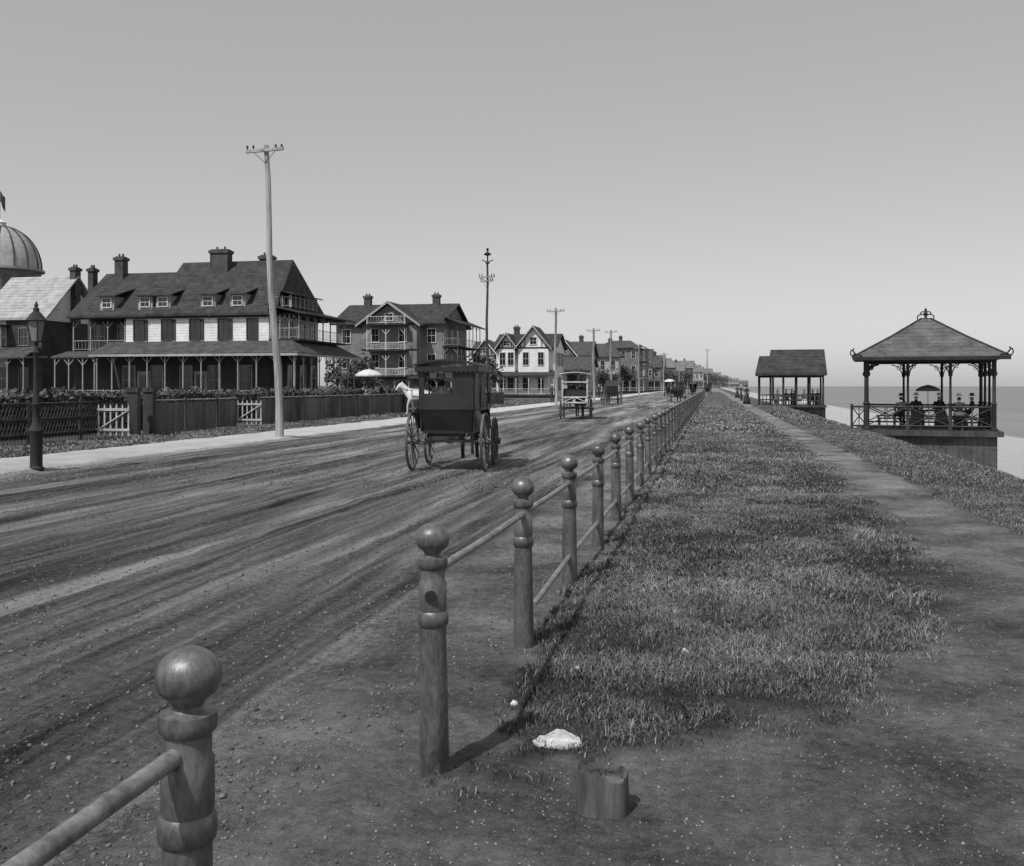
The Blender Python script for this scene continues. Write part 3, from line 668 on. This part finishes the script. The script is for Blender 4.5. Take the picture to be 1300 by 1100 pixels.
# ------------------------------------------------------------------ hotel
g=Group('shingled_hotel',(*at(388,75),0),-YAW)
wl=g.p('walls',M_white)
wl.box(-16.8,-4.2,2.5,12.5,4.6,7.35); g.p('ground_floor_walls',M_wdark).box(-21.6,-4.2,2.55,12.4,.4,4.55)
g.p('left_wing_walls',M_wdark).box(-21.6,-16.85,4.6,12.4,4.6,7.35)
g.p('gable_wall',M_wdark).prism([(-4.25,2.4,7.35),(-4.25,12.6,7.35),(-4.25,7.5,12.0)],(-.2,0,0))
g.p('gable_wall',M_wdark).prism([(-21.5,2.4,7.35),(-21.5,12.6,7.35),(-21.5,7.5,11.2)],(.2,0,0))
roof_x(g,-14.6,-3.5,2.1,13.1,7.35,12.2,M_roof,hipr=.9); roof_x(g,-22.0,-14.7,2.1,13.1,7.3,11.4,M_roof)
g.p('cornice',M_tdark).box(-21.8,-3.6,2.25,2.45,7.2,7.35)
for x in(-15.6,-13.1,-10.6,-8.1,-5.6):
    window(g,x,6.25,.85,1.6,2.5,'f',frame=M_shut)
    if x<-6: g.p('shutter_pair',M_shut).box(x+.56,x+.78,2.42,2.49,5.4,7.1)
for x in(-18.7,-15.2,-13.6,-9.6,-7.0):
    d=g.p('dormer_walls',M_mid); zb=7.95; d.box(x-.65,x+.65,2.75,5.4,zb,zb+1.15)
    window(g,x,zb+.62,.75,.7,2.75,'f',frame=M_trim)
    g.p('roof',M_roof).prism([(x-.9,2.4,zb+1.1),(x+.9,2.4,zb+1.1),(x+.9,6.6,zb+2.3),(x-.9,6.6,zb+2.3)],(0,0,.1))
chimney(g,-10.6,6.8,1.6,.9,10,13.3); chimney(g,-20.3,7.2,.8,.8,9,13.0); chimney(g,-7.2,8.5,1.1,.8,10,12.95); chimney(g,-22.6,6.5,.5,.7,0,12.0)
g.p('floors',M_tdark).box(-21.8,-16.85,2.5,4.6,4.45,4.6); colonnade(g,-21.7,-16.95,2.6,4.6,7.0,1.6,m=M_mid)
for x in(-20.6,-18.4): window(g,x,5.9,.9,1.8,4.6,'f',frame=M_mid)
pr=g.p('porch_roof',M_roofg); pr.prism([(-18.2,-.4,4.15),(-.5,-.4,4.15),(-2.2,2.5,5.2),(-18.2,2.5,5.2)],(0,0,.12)); pr.prism([(-.5,-.4,4.15),(-.5,13,4.15),(-2.2,11.5,5.2),(-2.2,2.5,5.2)],(0,0,.12))
pr.prism([(-22.2,.4,3.95),(-18.25,.4,3.95),(-18.25,2.5,4.45),(-22.2,2.5,4.45)],(0,0,.12))
g.p('porch_fascia',M_mid).box(-18.2,-.5,-.46,-.41,4.02,4.2); g.p('porch_fascia',M_mid).box(-.5,-.45,-.4,13,4.02,4.2)
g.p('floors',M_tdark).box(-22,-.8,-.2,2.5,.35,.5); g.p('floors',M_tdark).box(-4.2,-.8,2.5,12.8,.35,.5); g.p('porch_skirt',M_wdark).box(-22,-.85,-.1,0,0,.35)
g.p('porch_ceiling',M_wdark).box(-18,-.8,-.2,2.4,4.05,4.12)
colonnade(g,-17.9,-.9,-.1,.5,4.05,1.5,m=M_mid); colonnade(g,-21.9,-18.1,.5,.5,3.9,1.3,m=M_mid); colonnade(g,.1,12.7,-.9,.5,4.05,1.5,'s',m=M_mid)
for x in(-16.5,-14,-11.4,-8.9,-6.2): window(g,x,2.2,1.0,2.2,2.55,'f',frame=M_mid)
for x in(-15.2,-10.1): g.p('doors',M_mid).box(x-.55,x+.55,2.45,2.56,.5,2.9); g.p('doors_glass',M_glass).box(x-.35,x+.35,2.42,2.47,1.2,2.6)
fl=g.p('floors',M_tdark); fl.box(-4.2,-1.6,2.6,12.5,5.3,5.45); fl.box(-4.2,-1.6,2.6,12.5,7.35,7.5)
colonnade(g,-4.1,-1.7,2.6,5.45,7.35,.8,m=M_mid); colonnade(g,2.7,12.4,-1.7,5.45,7.35,1.5,'s',m=M_mid)
g.p('gallery_roof',M_roof).prism([(-4.3,1.9,8.1),(-4.3,12.9,8.1),(-.8,12.9,7.3),(-.8,1.9,7.3)],(0,0,.14))
colonnade(g,-4.1,-2.8,3.4,8.0,9.0,.7,m=M_mid,bracket=False); g.p('gallery_roof',M_roof).prism([(-4.0,3,9.4),(-4.0,9,9.4),(-2.3,9,9.0),(-2.3,3,9.0)],(0,0,.1)); colonnade(g,3.4,8.6,-2.7,8.0,9.1,.9,'s',m=M_mid,bracket=False)
for yy in(4.2,6.5,9,11.2): window(g,yy,6.2,.9,1.6,-4.2,'s'); window(g,yy,2.4,1,2,-4.2,'s')
g.finish()
g=Group('cottage',(*at(48,86),0),-YAW)
g.p('walls',M_white).box(-10,-1.2,2,10,0,7.9); g.p('dark_wing',M_wdark).box(-4.5,-.9,1.7,9,0,7.6)
roof_x(g,-7.4,-.2,1.4,10.6,7.6,11.8,M_roofl); g.p('gable_wall',M_white).prism([(-7.0,1.9,7.6),(-7,10.1,7.6),(-7,6,11.4)],(.2,0,0)); g.p('gable_wall',M_wdark).prism([(-1,2,7.6),(-1,10,7.6),(-1,6,11.4)],(.2,0,0))
g.p('porch_roof',M_roofg).prism([(-11,-.5,4.1),(-1,-.5,4.1),(-1,2,5.2),(-11,2,5.2)],(0,0,.14)); colonnade(g,-10.8,-1.2,-.3,.4,4.1,1.5,m=M_mid); colonnade(g,-10.5,-4.2,.6,5.0,7.0,1.5,m=M_mid)
g.p('floors',M_tdark).box(-11,-1,-.4,2,.2,.4); g.p('floors',M_tdark).box(-10.6,-4,.4,2,7.0,7.15)
for x in(-9,-7,-5.2): window(g,x,6.1,.9,1.6,2.0); window(g,x,2.4,1.0,2.0,2.0)
window(g,-2.7,6.1,.9,1.5,1.7,frame=M_wall); window(g,-2.7,2.4,.9,1.8,1.7,frame=M_wall)
chimney(g,-.6,6,.6,.8,7,12.8); g.finish()
g=Group('domed_pavilion',(*at(2,118),0)); dm=g.p('dome',mat('dome_tin',.32,.3,2,rough=.6),True)
dp=[(4.35*math.cos(a),5.1*math.sin(a)) for a in np.linspace(0,math.pi/2-.05,12)]; dm.lathe(dp,(0,0,15.7),24)
ri=g.p('ribs',M_wdark)
for i in range(16):
    a=i*math.pi/8; ri.path([(r_*1.01*math.cos(a),r_*1.01*math.sin(a),15.7+z_*1.01) for r_,z_ in dp],.08,4)
g.p('drum',M_wall).lathe([(4.3,0),(4.3,2.8)],(0,0,12.7),16); g.p('cornice',M_mid).lathe([(4.4,0),(4.75,.1),(4.75,.35),(4.3,.4)],(0,0,15.3),24)
for i in range(16):
    a=i*math.pi/8+.2; x,y=4.33*math.cos(a),4.33*math.sin(a); q=g.p('arched_windows',M_glass); tx,ty=-math.sin(a),math.cos(a)
    pp=[(-.45,13),(.45,13),(.45,14.3),(.3,14.65),(0,14.8),(-.3,14.65),(-.45,14.3)]; q.prism([(x+tx*b,y+ty*b,z) for b,z in pp],(.06*math.cos(a),.06*math.sin(a),0))
g.p('roof',M_roof).lathe([(8,0),(4.5,2.2)],(0,0,10.6),8); g.p('walls',M_wdark).lathe([(7.3,0),(7.3,10.6)],(0,0,0),8)
g.p('cupola',M_trim,True).lathe([(.5,0),(.5,.5),(.6,.55),(.1,.9)],(0,0,20.7),10); g.p('flagpole',M_trim).tube((-.2,0,21),(-.2,0,25.3),.06,.04)
vs=[];fs=[]
for i in range(7):
    vs+=[(-.2+i*.1,.1*math.sin(i*1.3),25.1-i*.14),(-.2+i*.1,.1*math.sin(i*1.3+.4),23.9-i*.24)]
for i in range(6): fs.append((2*i,2*i+2,2*i+3,2*i+1))
g.p('flag',M_shut).add(vs,fs); g.finish()
# ------------------------------------------------------------------ generic seaside house
def house(name,loc,w,dp,ze,zr,wall,roof,floors=2,gables=(),porch=True,gallery=0,chims=((.3,.5),),hip=0,rot=-YAW,shut=False,balc=False,barge=None):
    g=Group(name,(*loc,0),rot); pd=2.2
    g.p('walls',wall).box(-w,0,pd,pd+dp,0,ze+.12); yr=pd+dp/2
    roof_x(g,-w-.5,.5,pd-.6,pd+dp+.6,ze,zr,roof,hipl=hip,hipr=hip)
    if not hip:
        for x in(-w,-.2): g.p('gable_walls',wall).prism([(x,pd,ze+.1),(x,pd+dp,ze+.1),(x,yr,zr-.1)],(.2,0,0))
    fh=ze/floors
    for f in range(floors):
        z=f*fh+fh*.56; n=max(2,int(w/2.3))
        for i in range(n):
            x=-w+w*(i+.5)/n
            if any(abs(x-gx)<gw/2+.3 for gx,gw,_,_ in gables): continue
            window(g,x,z,.9,fh*.52,pd,'f',shut=shut)
        m=max(2,int(dp/2.5))
        for i in range(m): window(g,pd+dp*(i+.5)/m,z,.9,fh*.52,0,'s',shut=shut)
    for gx,gw,gz,pj in gables:
        g.p('gable_bay',wall).box(gx-gw/2,gx+gw/2,pd-pj,pd+.05,0,ze+.05)
        g.p('gable_bay',wall).prism([(gx-gw/2,pd-pj,ze+.05),(gx+gw/2,pd-pj,ze+.05),(gx,pd-pj,gz-.15)],(0,.15,0))
        roof_y(g,gx-gw/2-.55,gx+gw/2+.55,pd-pj-.6,yr,ze-.35,gz,roof)
        bb=g.p('barge_boards',barge or M_trim); y=pd-pj-.66
        for q in(-1,1): bb.prism([(gx+q*(gw/2+.55),y,ze-.4),(gx,y,gz-.05),(gx,y,gz+.22),(gx+q*(gw/2+.55),y,ze-.13)],(0,.05,0))
        for f in range(floors):
            z=f*fh+fh*.56
            for q in(-.25,.25): window(g,gx+q*gw,z,.8,fh*.5,pd-pj,'f')
        window(g,gx,ze+(gz-ze)*.33,.9,(gz-ze)*.32,pd-pj,'f')
        if balc:
            for f in range(1,floors+1):
                z=f*fh-.1; g.p('floors',M_tdark).box(gx-gw*.36,gx+gw*.36,pd-pj-1.2,pd-pj,z-.12,z); colonnade(g,gx-gw*.34,gx+gw*.34,pd-pj-1.1,z,z+fh*.8 if f<floors else z+1,gw*.34,bracket=f<floors)
        t=g.p('half_timber',M_tdark)
        for q in(-.42,-.28,.28,.42): t.box(gx+q*gw-.06,gx+q*gw+.06,pd-pj-.05,pd-pj-.01,ze+.09,ze+(gz-ze)*(1-abs(q)*2)*.9)
        t.box(gx-gw/2,gx+gw/2,pd-pj-.06,pd-pj-.01,ze-.1,ze+.08)
        for f in range(1,floors):
            t.box(gx-gw/2,gx+gw/2,pd-pj-.06,pd-pj-.01,f*fh-.08,f*fh+.08)
    if porch:
        x0=-w-.3; x1=.4 if not gallery else gallery
        g.p('porch_roof',roof).prism([(x0,-.7,fh*.86),(x1,-.7,fh*.86),(x1,pd,fh*1.06),(x0,pd,fh*1.06)],(0,0,.12)); g.p('floors',M_tdark).box(x0,x1,-.4,pd,.2,.45); colonnade(g,x0+.1,x1-.1,-.4,.45,fh*.86,1.7)
    if gallery:
        for f in range(floors):
            z=f*fh+.3; g.p('floors',M_tdark).box(.02,gallery,pd,pd+dp,z,z+.15); colonnade(g,pd+.1,pd+dp-.1,gallery-.1,z+.15,z+fh*.95,1.8,'s',m=M_mid); colonnade(g,.1,gallery-.1,pd+.1,z+.15,z+fh*.95,gallery,m=M_mid)
        g.p('gallery_roof',roof).prism([(.0,pd-.6,ze+.9),(0,pd+dp+.6,ze+.9),(gallery+.5,pd+dp+.6,ze-.05),(gallery+.5,pd-.6,ze-.05)],(0,0,.14))
    for a,b in chims: chimney(g,-w*a,yr+dp*.1*(b-.5),.8,.7,zr-2,zr+1.3)
    g.finish()
house('gabled_hotel',at(555,108),12.6,11,8.6,11.2,mat('stucco_and_clapboard',.2,.4,5,bands=(2,.2)),M_roof,3,gables=((-5.6,6.4,10.9,2.0),),gallery=1.8,chims=((.18,.5),(.85,.4)),balc=True,barge=M_mid)
house('white_cottage',at(701,140),8.6,9,7.2,9.3,M_white,M_roof,2,gables=((-2.9,4.4,10.2,1.2),(-6.9,2.4,9.2,.8)),chims=((.75,.5),),shut=True,barge=M_mid)
house('seaside_cottage',at(646,172),7,8,7,9.6,M_mid,M_roofg,2,gables=((-4.5,4,9.8,1.0),))
house('seaside_cottage',at(748,190),8,9,7.5,10.4,M_wall,M_roofg,2,gables=((-5,4.5,10.6,1),),chims=((.3,.5),(.8,.5)))
house('seaside_hotel',at(810,236),10.0,14,10.8,12.8,M_wall,M_roofg,3,gables=(),hip=3,gallery=1.5,chims=((.5,.5),))
house('seaside_shop',at(748,178),7.5,8,5.2,7.0,M_mid,M_roofg,1,chims=())
k=0
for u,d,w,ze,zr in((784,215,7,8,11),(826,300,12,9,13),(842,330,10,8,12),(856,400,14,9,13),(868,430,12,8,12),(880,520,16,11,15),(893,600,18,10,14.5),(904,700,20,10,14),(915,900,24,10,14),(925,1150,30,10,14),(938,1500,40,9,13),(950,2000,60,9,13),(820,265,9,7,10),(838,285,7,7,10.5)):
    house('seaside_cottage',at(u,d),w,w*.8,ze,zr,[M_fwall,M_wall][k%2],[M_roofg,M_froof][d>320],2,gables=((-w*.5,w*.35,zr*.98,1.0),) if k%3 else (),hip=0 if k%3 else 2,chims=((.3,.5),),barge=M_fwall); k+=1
for u,d,h,r in((612,120,5,3),(600,112,3.5,2.5),(725,150,4,2.5),(640,160,6,3),(795,225,6,3.5),(772,205,5,3),(870,420,8,5),(846,310,7,4),(902,640,9,6),(918,820,9,8),(445,98,4.5,2.5),(460,92,3,2)):
    tree(*at(u,d),h,r)
# ------------------------------------------------------------------ gazebo over the bluff
ga=math.atan(450/1250); g=Group('beach_gazebo',(*at(1100,39),0),-ga); Wd=4.57; D=4.6
fl=g.p('deck',M_woodd); fl.box(-.4,Wd+.3,-.35,D+.3,-.22,-.02); g.p('pier_wall',M_slat).box(.35,Wd+.1,-.1,D,-4.6,-.22)
ps=g.p('posts',M_tdark,True); br_=g.p('brackets',M_tdark)
def post(x,y,r=.07):
    ps.lathe([(r*1.5,0),(r*1.5,.1),(r,.14),(r,1.0),(r*1.4,1.04),(r*.8,1.1),(r*.75,2.1),(r*1.3,2.15),(r*1.3,2.25),(r,2.3),(r,2.72)],(x,y,-.02),10)
    for dx,dy in((1,0),(-1,0),(0,1),(0,-1)):
        X1,Y1=x+dx*.5,y+dy*.5
        if -.05<=X1<=Wd+.05 and -.05<=Y1<=D+.05:
            pts=[]
            for q in range(7):
                a=q/6*math.pi/2; pts.append((x+dx*(.5-.45*math.cos(a)),y+dy*(.5-.45*math.cos(a)),2.1+.52*math.sin(a)))
            br_.path(pts,.022,5); br_.path([(x+dx*.05,y+dy*.05,2.45),(x+dx*.25,y+dy*.25,2.6)],.02,4)
            for q in range(8):
                a=q*math.pi/4; b=a+math.pi/4; cx=.2; br_.tube((x+dx*(cx+.08*math.cos(a)),y+dy*(cx+.08*math.cos(a)),2.48+.08*math.sin(a)),(x+dx*(cx+.08*math.cos(b)),y+dy*(cx+.08*math.cos(b)),2.48+.08*math.sin(b)),.014,.014,4)
for i in range(4):
    for j in(0,3): post(Wd*i/3,D*j/3,.11 if (i,j)==(0,0) else (.085 if i in(0,3) else .06))
for j in(1,2): post(0,D*j/3,.06); post(Wd,D*j/3,.06)
ps.box(-.09,Wd+.09,-.08,.08,2.66,2.8); ps.box(-.09,Wd+.09,D-.08,D+.08,2.66,2.8); ps.box(-.08,.08,.08,D-.08,2.66,2.8); ps.box(Wd-.08,Wd+.08,.08,D-.08,2.66,2.8)
ov=.5; e0,e1,f0,f1=-ov,Wd+ov,-ov,D+ov; cx,cy=Wd/2,D/2; zr=4.5; ze=2.78
rf=g.p('hip_roof',mat('gazebo_shingles',.1,.45,8,bands=(2,.16)))
for a,b in(((e0,f0),(e1,f0)),((e1,f0),(e1,f1)),((e1,f1),(e0,f1)),((e0,f1),(e0,f0))):
    mi=lambda p,t_:(p[0]+(cx-p[0])*t_,p[1]+(cy-p[1])*t_)
    zm=[ze+(zr-ze)*(t_**1.08) for t_ in(0,.5,.94)]; A=[(*mi(a,t_),z_) for t_,z_ in zip((0,.5,.94),zm)]; B=[(*mi(b,t_),z_) for t_,z_ in zip((0,.5,.94),zm)]
    rf.prism([A[0],B[0],B[1],A[1]],(0,0,.07)); rf.prism([A[1],B[1],B[2],A[2]],(0,0,.07))
    g.p('hip_ridges',M_roof).path([(p[0],p[1],p[2]+.08) for p in A],.045,5)
g.p('eave_board',M_tdark).box(e0-.02,e1+.02,f0-.03,f0,ze-.07,ze+.07)
cr=g.p('crest_ornament',M_tdark)
def crest(x,y,z,s):
    cr.lathe([(.16*s,0),(.16*s,.1*s),(.05*s,.14*s),(.05*s,.25*s),(.1*s,.3*s),(.03*s,.36*s),(.06*s,.45*s),(.005,.55*s)],(x,y,z),8)
    for q in(-1,1):
        for R_,zz in((.16,.14),(.1,.3)):
            pts=[(x+q*s*(R_+R_*math.cos(a)),y,z+s*(zz+R_*.8*math.sin(a))) for a in np.linspace(math.pi,-.8,8)]; cr.path(pts,.02*s+.012,4)
crest(cx,cy,zr-.12,1.0)
for x,y in((e0,f0),(e1,f0),(e0,f1),(e1,f1)):
    q=-1 if x<cx else 1; cr.path([(x-q*.35,y,ze+.12),(x-q*.1,y,ze+.18),(x+q*.02,y,ze+.34),(x-q*.05,y,ze+.4)],.03,5); cr.path([(x,y,ze+.05),(x+q*.1,y,ze+.2),(x+q*.05,y,ze+.36)],.025,5)
ra=g.p('railing',M_woodd)
def xr(a,b):
    ra.tube((*a,.9),(*b,.9),.04,.04,5); ra.tube((*a,.15),(*b,.15),.035,.035,5); ra.tube((*a,.15),(*b,.9),.026,.026,4); ra.tube((*a,.9),(*b,.15),.026,.026,4); m_=((a[0]+b[0])/2,(a[1]+b[1])/2); ra.tube((*m_,.15),(*m_,.9),.025,.025,4)
for i in range(3): xr((Wd*i/3,0),(Wd*(i+1)/3,0)); xr((Wd*i/3,D),(Wd*(i+1)/3,D)); xr((Wd,D*i/3),(Wd,D*(i+1)/3))
xr((0,0),(0,D/3)); xr((-.55,-.3),(0,0)); ra.tube((-.55,-.3,0),(-.55,-.3,1.0),.05,.05,6)
bn=g.p('benches',M_woodd)
for y in(.35,D-.75):
    bn.box(.4,Wd-.3,y,y+.4,.4,.45); 
    for x in(.5,2.0,3.5,Wd-.4): bn.box(x-.03,x+.03,y+.05,y+.35,-.02,.4)
bn.box(Wd-.8,Wd-.4,.9,D-1,.4,.45); bn.box(1.6,2.8,2.0,2.6,.68,.73); bn.tube((2.2,2.3,0),(2.2,2.3,.68),.05)
e=g.finish()
person('sd',(1.3,.55,0),.3,e); person('sw',(2.0,D-.5,0),math.pi,e); person('sw',(2.9,D-.5,0),math.pi+.2,e); person('sd',(Wd-.55,2.2,0),math.pi/2,e); person('sw',(3.4,.6,0),-.2,e)
pa=Group('parasol',(0,0,0)); pa.p('canopy',M_curt).lathe([(.48,0),(.42,.1),(.25,.2),(.02,.26)],(2.35,1.9,1.5),12); pa.p('handle',M_tdark).tube((2.35,1.9,.7),(2.35,1.9,1.75),.012); pa.finish().parent=e
# second pavilion
g=Group('beach_pavilion',(*at(978,84),0),-math.atan(.27)); 
for x0,x1,y0,y1,zr_ in((.0,4.3,0,5,4.7),(-1.0,.2,2.5,6.0,4.2)):
    roof_x(g,x0-.3,x1+.3,y0-.5,y1+.5,2.6,zr_,M_roof,hipl=.3,hipr=.1); c=g.p('posts',M_tdark)
    for x in np.linspace(x0,x1,5 if x1-x0>3 else 2):
        for y in(y0,y1): c.tube((x,y,-4 if x>1 else 0),(x,y,2.7),.08,.08,6)
    g.p('deck',M_woodd).box(x0-.2,x1+.3,y0-.2,y1+.2,-.1,.05 if x0>-.5 else .02)
    for y in(y0,y1):
        g.p('railing',M_woodd).box(x0,x1,y-.03,y+.03,.85,.93); g.p('railing',M_woodd).box(x0,x1,y-.03,y+.03,.45,.5); c.box(x0,x1,y-.05,y+.05,2.45,2.6)
        for x in np.arange(x0,x1,.3): g.p('railing',M_woodd).box(x,x+.04,y-.02,y+.02,.05,.85)
g.p('underpinning',M_slat).box(.6,4.5,.3,5,-5,-.1)
bn=g.p('benches',M_woodd); bn.box(.3,4.2,1.2,1.6,.4,.46); bn.box(.3,4.2,3.6,4,.4,.46)
e=g.finish()
for i,(x,y,k_) in enumerate(((.6,1.4,'sl'),(1.3,1.4,'sd'),(2.0,1.4,'sw'),(2.8,1.4,'sl'),(3.5,1.4,'sd'),(4.0,3.8,'sw'),(1.8,3.8,'sd'))): person(k_,(x,y,0),random.uniform(-.4,.4)+(math.pi if i%2 else 0),e)
person('wk',(*at(948,92),0),.3); person('wd',(*at(941,110),0),math.pi); person('wk',(*at(936,140),0),0)
person('wd',(*W(-14.9,92),.05),0); person('wk',(*W(-14.4,100),.05),1); person('wd',(*W(-14.8,130),.05),math.pi); person('wk',(*at(385,60),0),-1.5)
# bluff stair rail
g=Group('bluff_handrail',(0,0,0))
b=g.p('rails',M_wood); z=lambda s,t: float(height(np.array([s]),np.array([t]))[0])
pp=[(5.9,20.5),(6.6,19.6),(7.4,18.8),(8.2,18.0)]
for (a,c) in zip(pp[:-1],pp[1:]): b.tube((*W(*a),z(*a)+.8),(*W(*c),z(*c)+.8),.03,.03,6); b.tube((*W(*a),z(*a)+.45),(*W(*c),z(*c)+.45),.025,.025,6)
for a in pp: b.tube((*W(*a),z(*a)-.2),(*W(*a),z(*a)+.9),.04,.04,6)
g.finish()
# ------------------------------------------------------------------ light, sky, camera
sunv=Vector((-.55,-.78,1.35)).normalized()
el=math.asin(sunv.z); az=math.atan2(sunv.x,sunv.y)
w=bpy.data.worlds.new('World'); scene.world=w; w.use_nodes=True; nt=w.node_tree
sk=nd(nt,'ShaderNodeTexSky'); sk.sky_type='NISHITA'; sk.sun_disc=False; sk.sun_elevation=el; sk.sun_rotation=az; sk.air_density=1.0; sk.dust_density=1.0
bw=nd(nt,'ShaderNodeRGBToBW'); nt.links.new(sk.outputs[0],bw.inputs[0])
ma=nd(nt,'ShaderNodeMath',operation='MULTIPLY_ADD'); ma.inputs[1].default_value=.5; ma.inputs[2].default_value=1.65; nt.links.new(bw.outputs[0],ma.inputs[0])
bg=nt.nodes['Background']; nt.links.new(ma.outputs[0],bg.inputs['Color']); bg.inputs['Strength'].default_value=.148
sl=bpy.data.lights.new('sun','SUN'); sl.energy=3.8; sl.angle=math.radians(1.5); sl.color=(1,.998,.992); so=bpy.data.objects.new('sun',sl); so.rotation_euler=sunv.to_track_quat('Z','Y').to_euler(); scene.collection.objects.link(so)
cam=bpy.data.cameras.new('camera'); cam.sensor_width=36; cam.sensor_fit='HORIZONTAL'; cam.lens=F/1300*36; cam.shift_y=-60/1300; cam.clip_end=20000; cam.clip_start=.05
cobj=bpy.data.objects.new('camera',cam); cobj.location=(0,0,H); cobj.rotation_euler=(math.pi/2,0,0); scene.collection.objects.link(cobj); scene.camera=cobj
scene.view_settings.view_transform='Standard'; scene.view_settings.look='None'; scene.view_settings.exposure=0
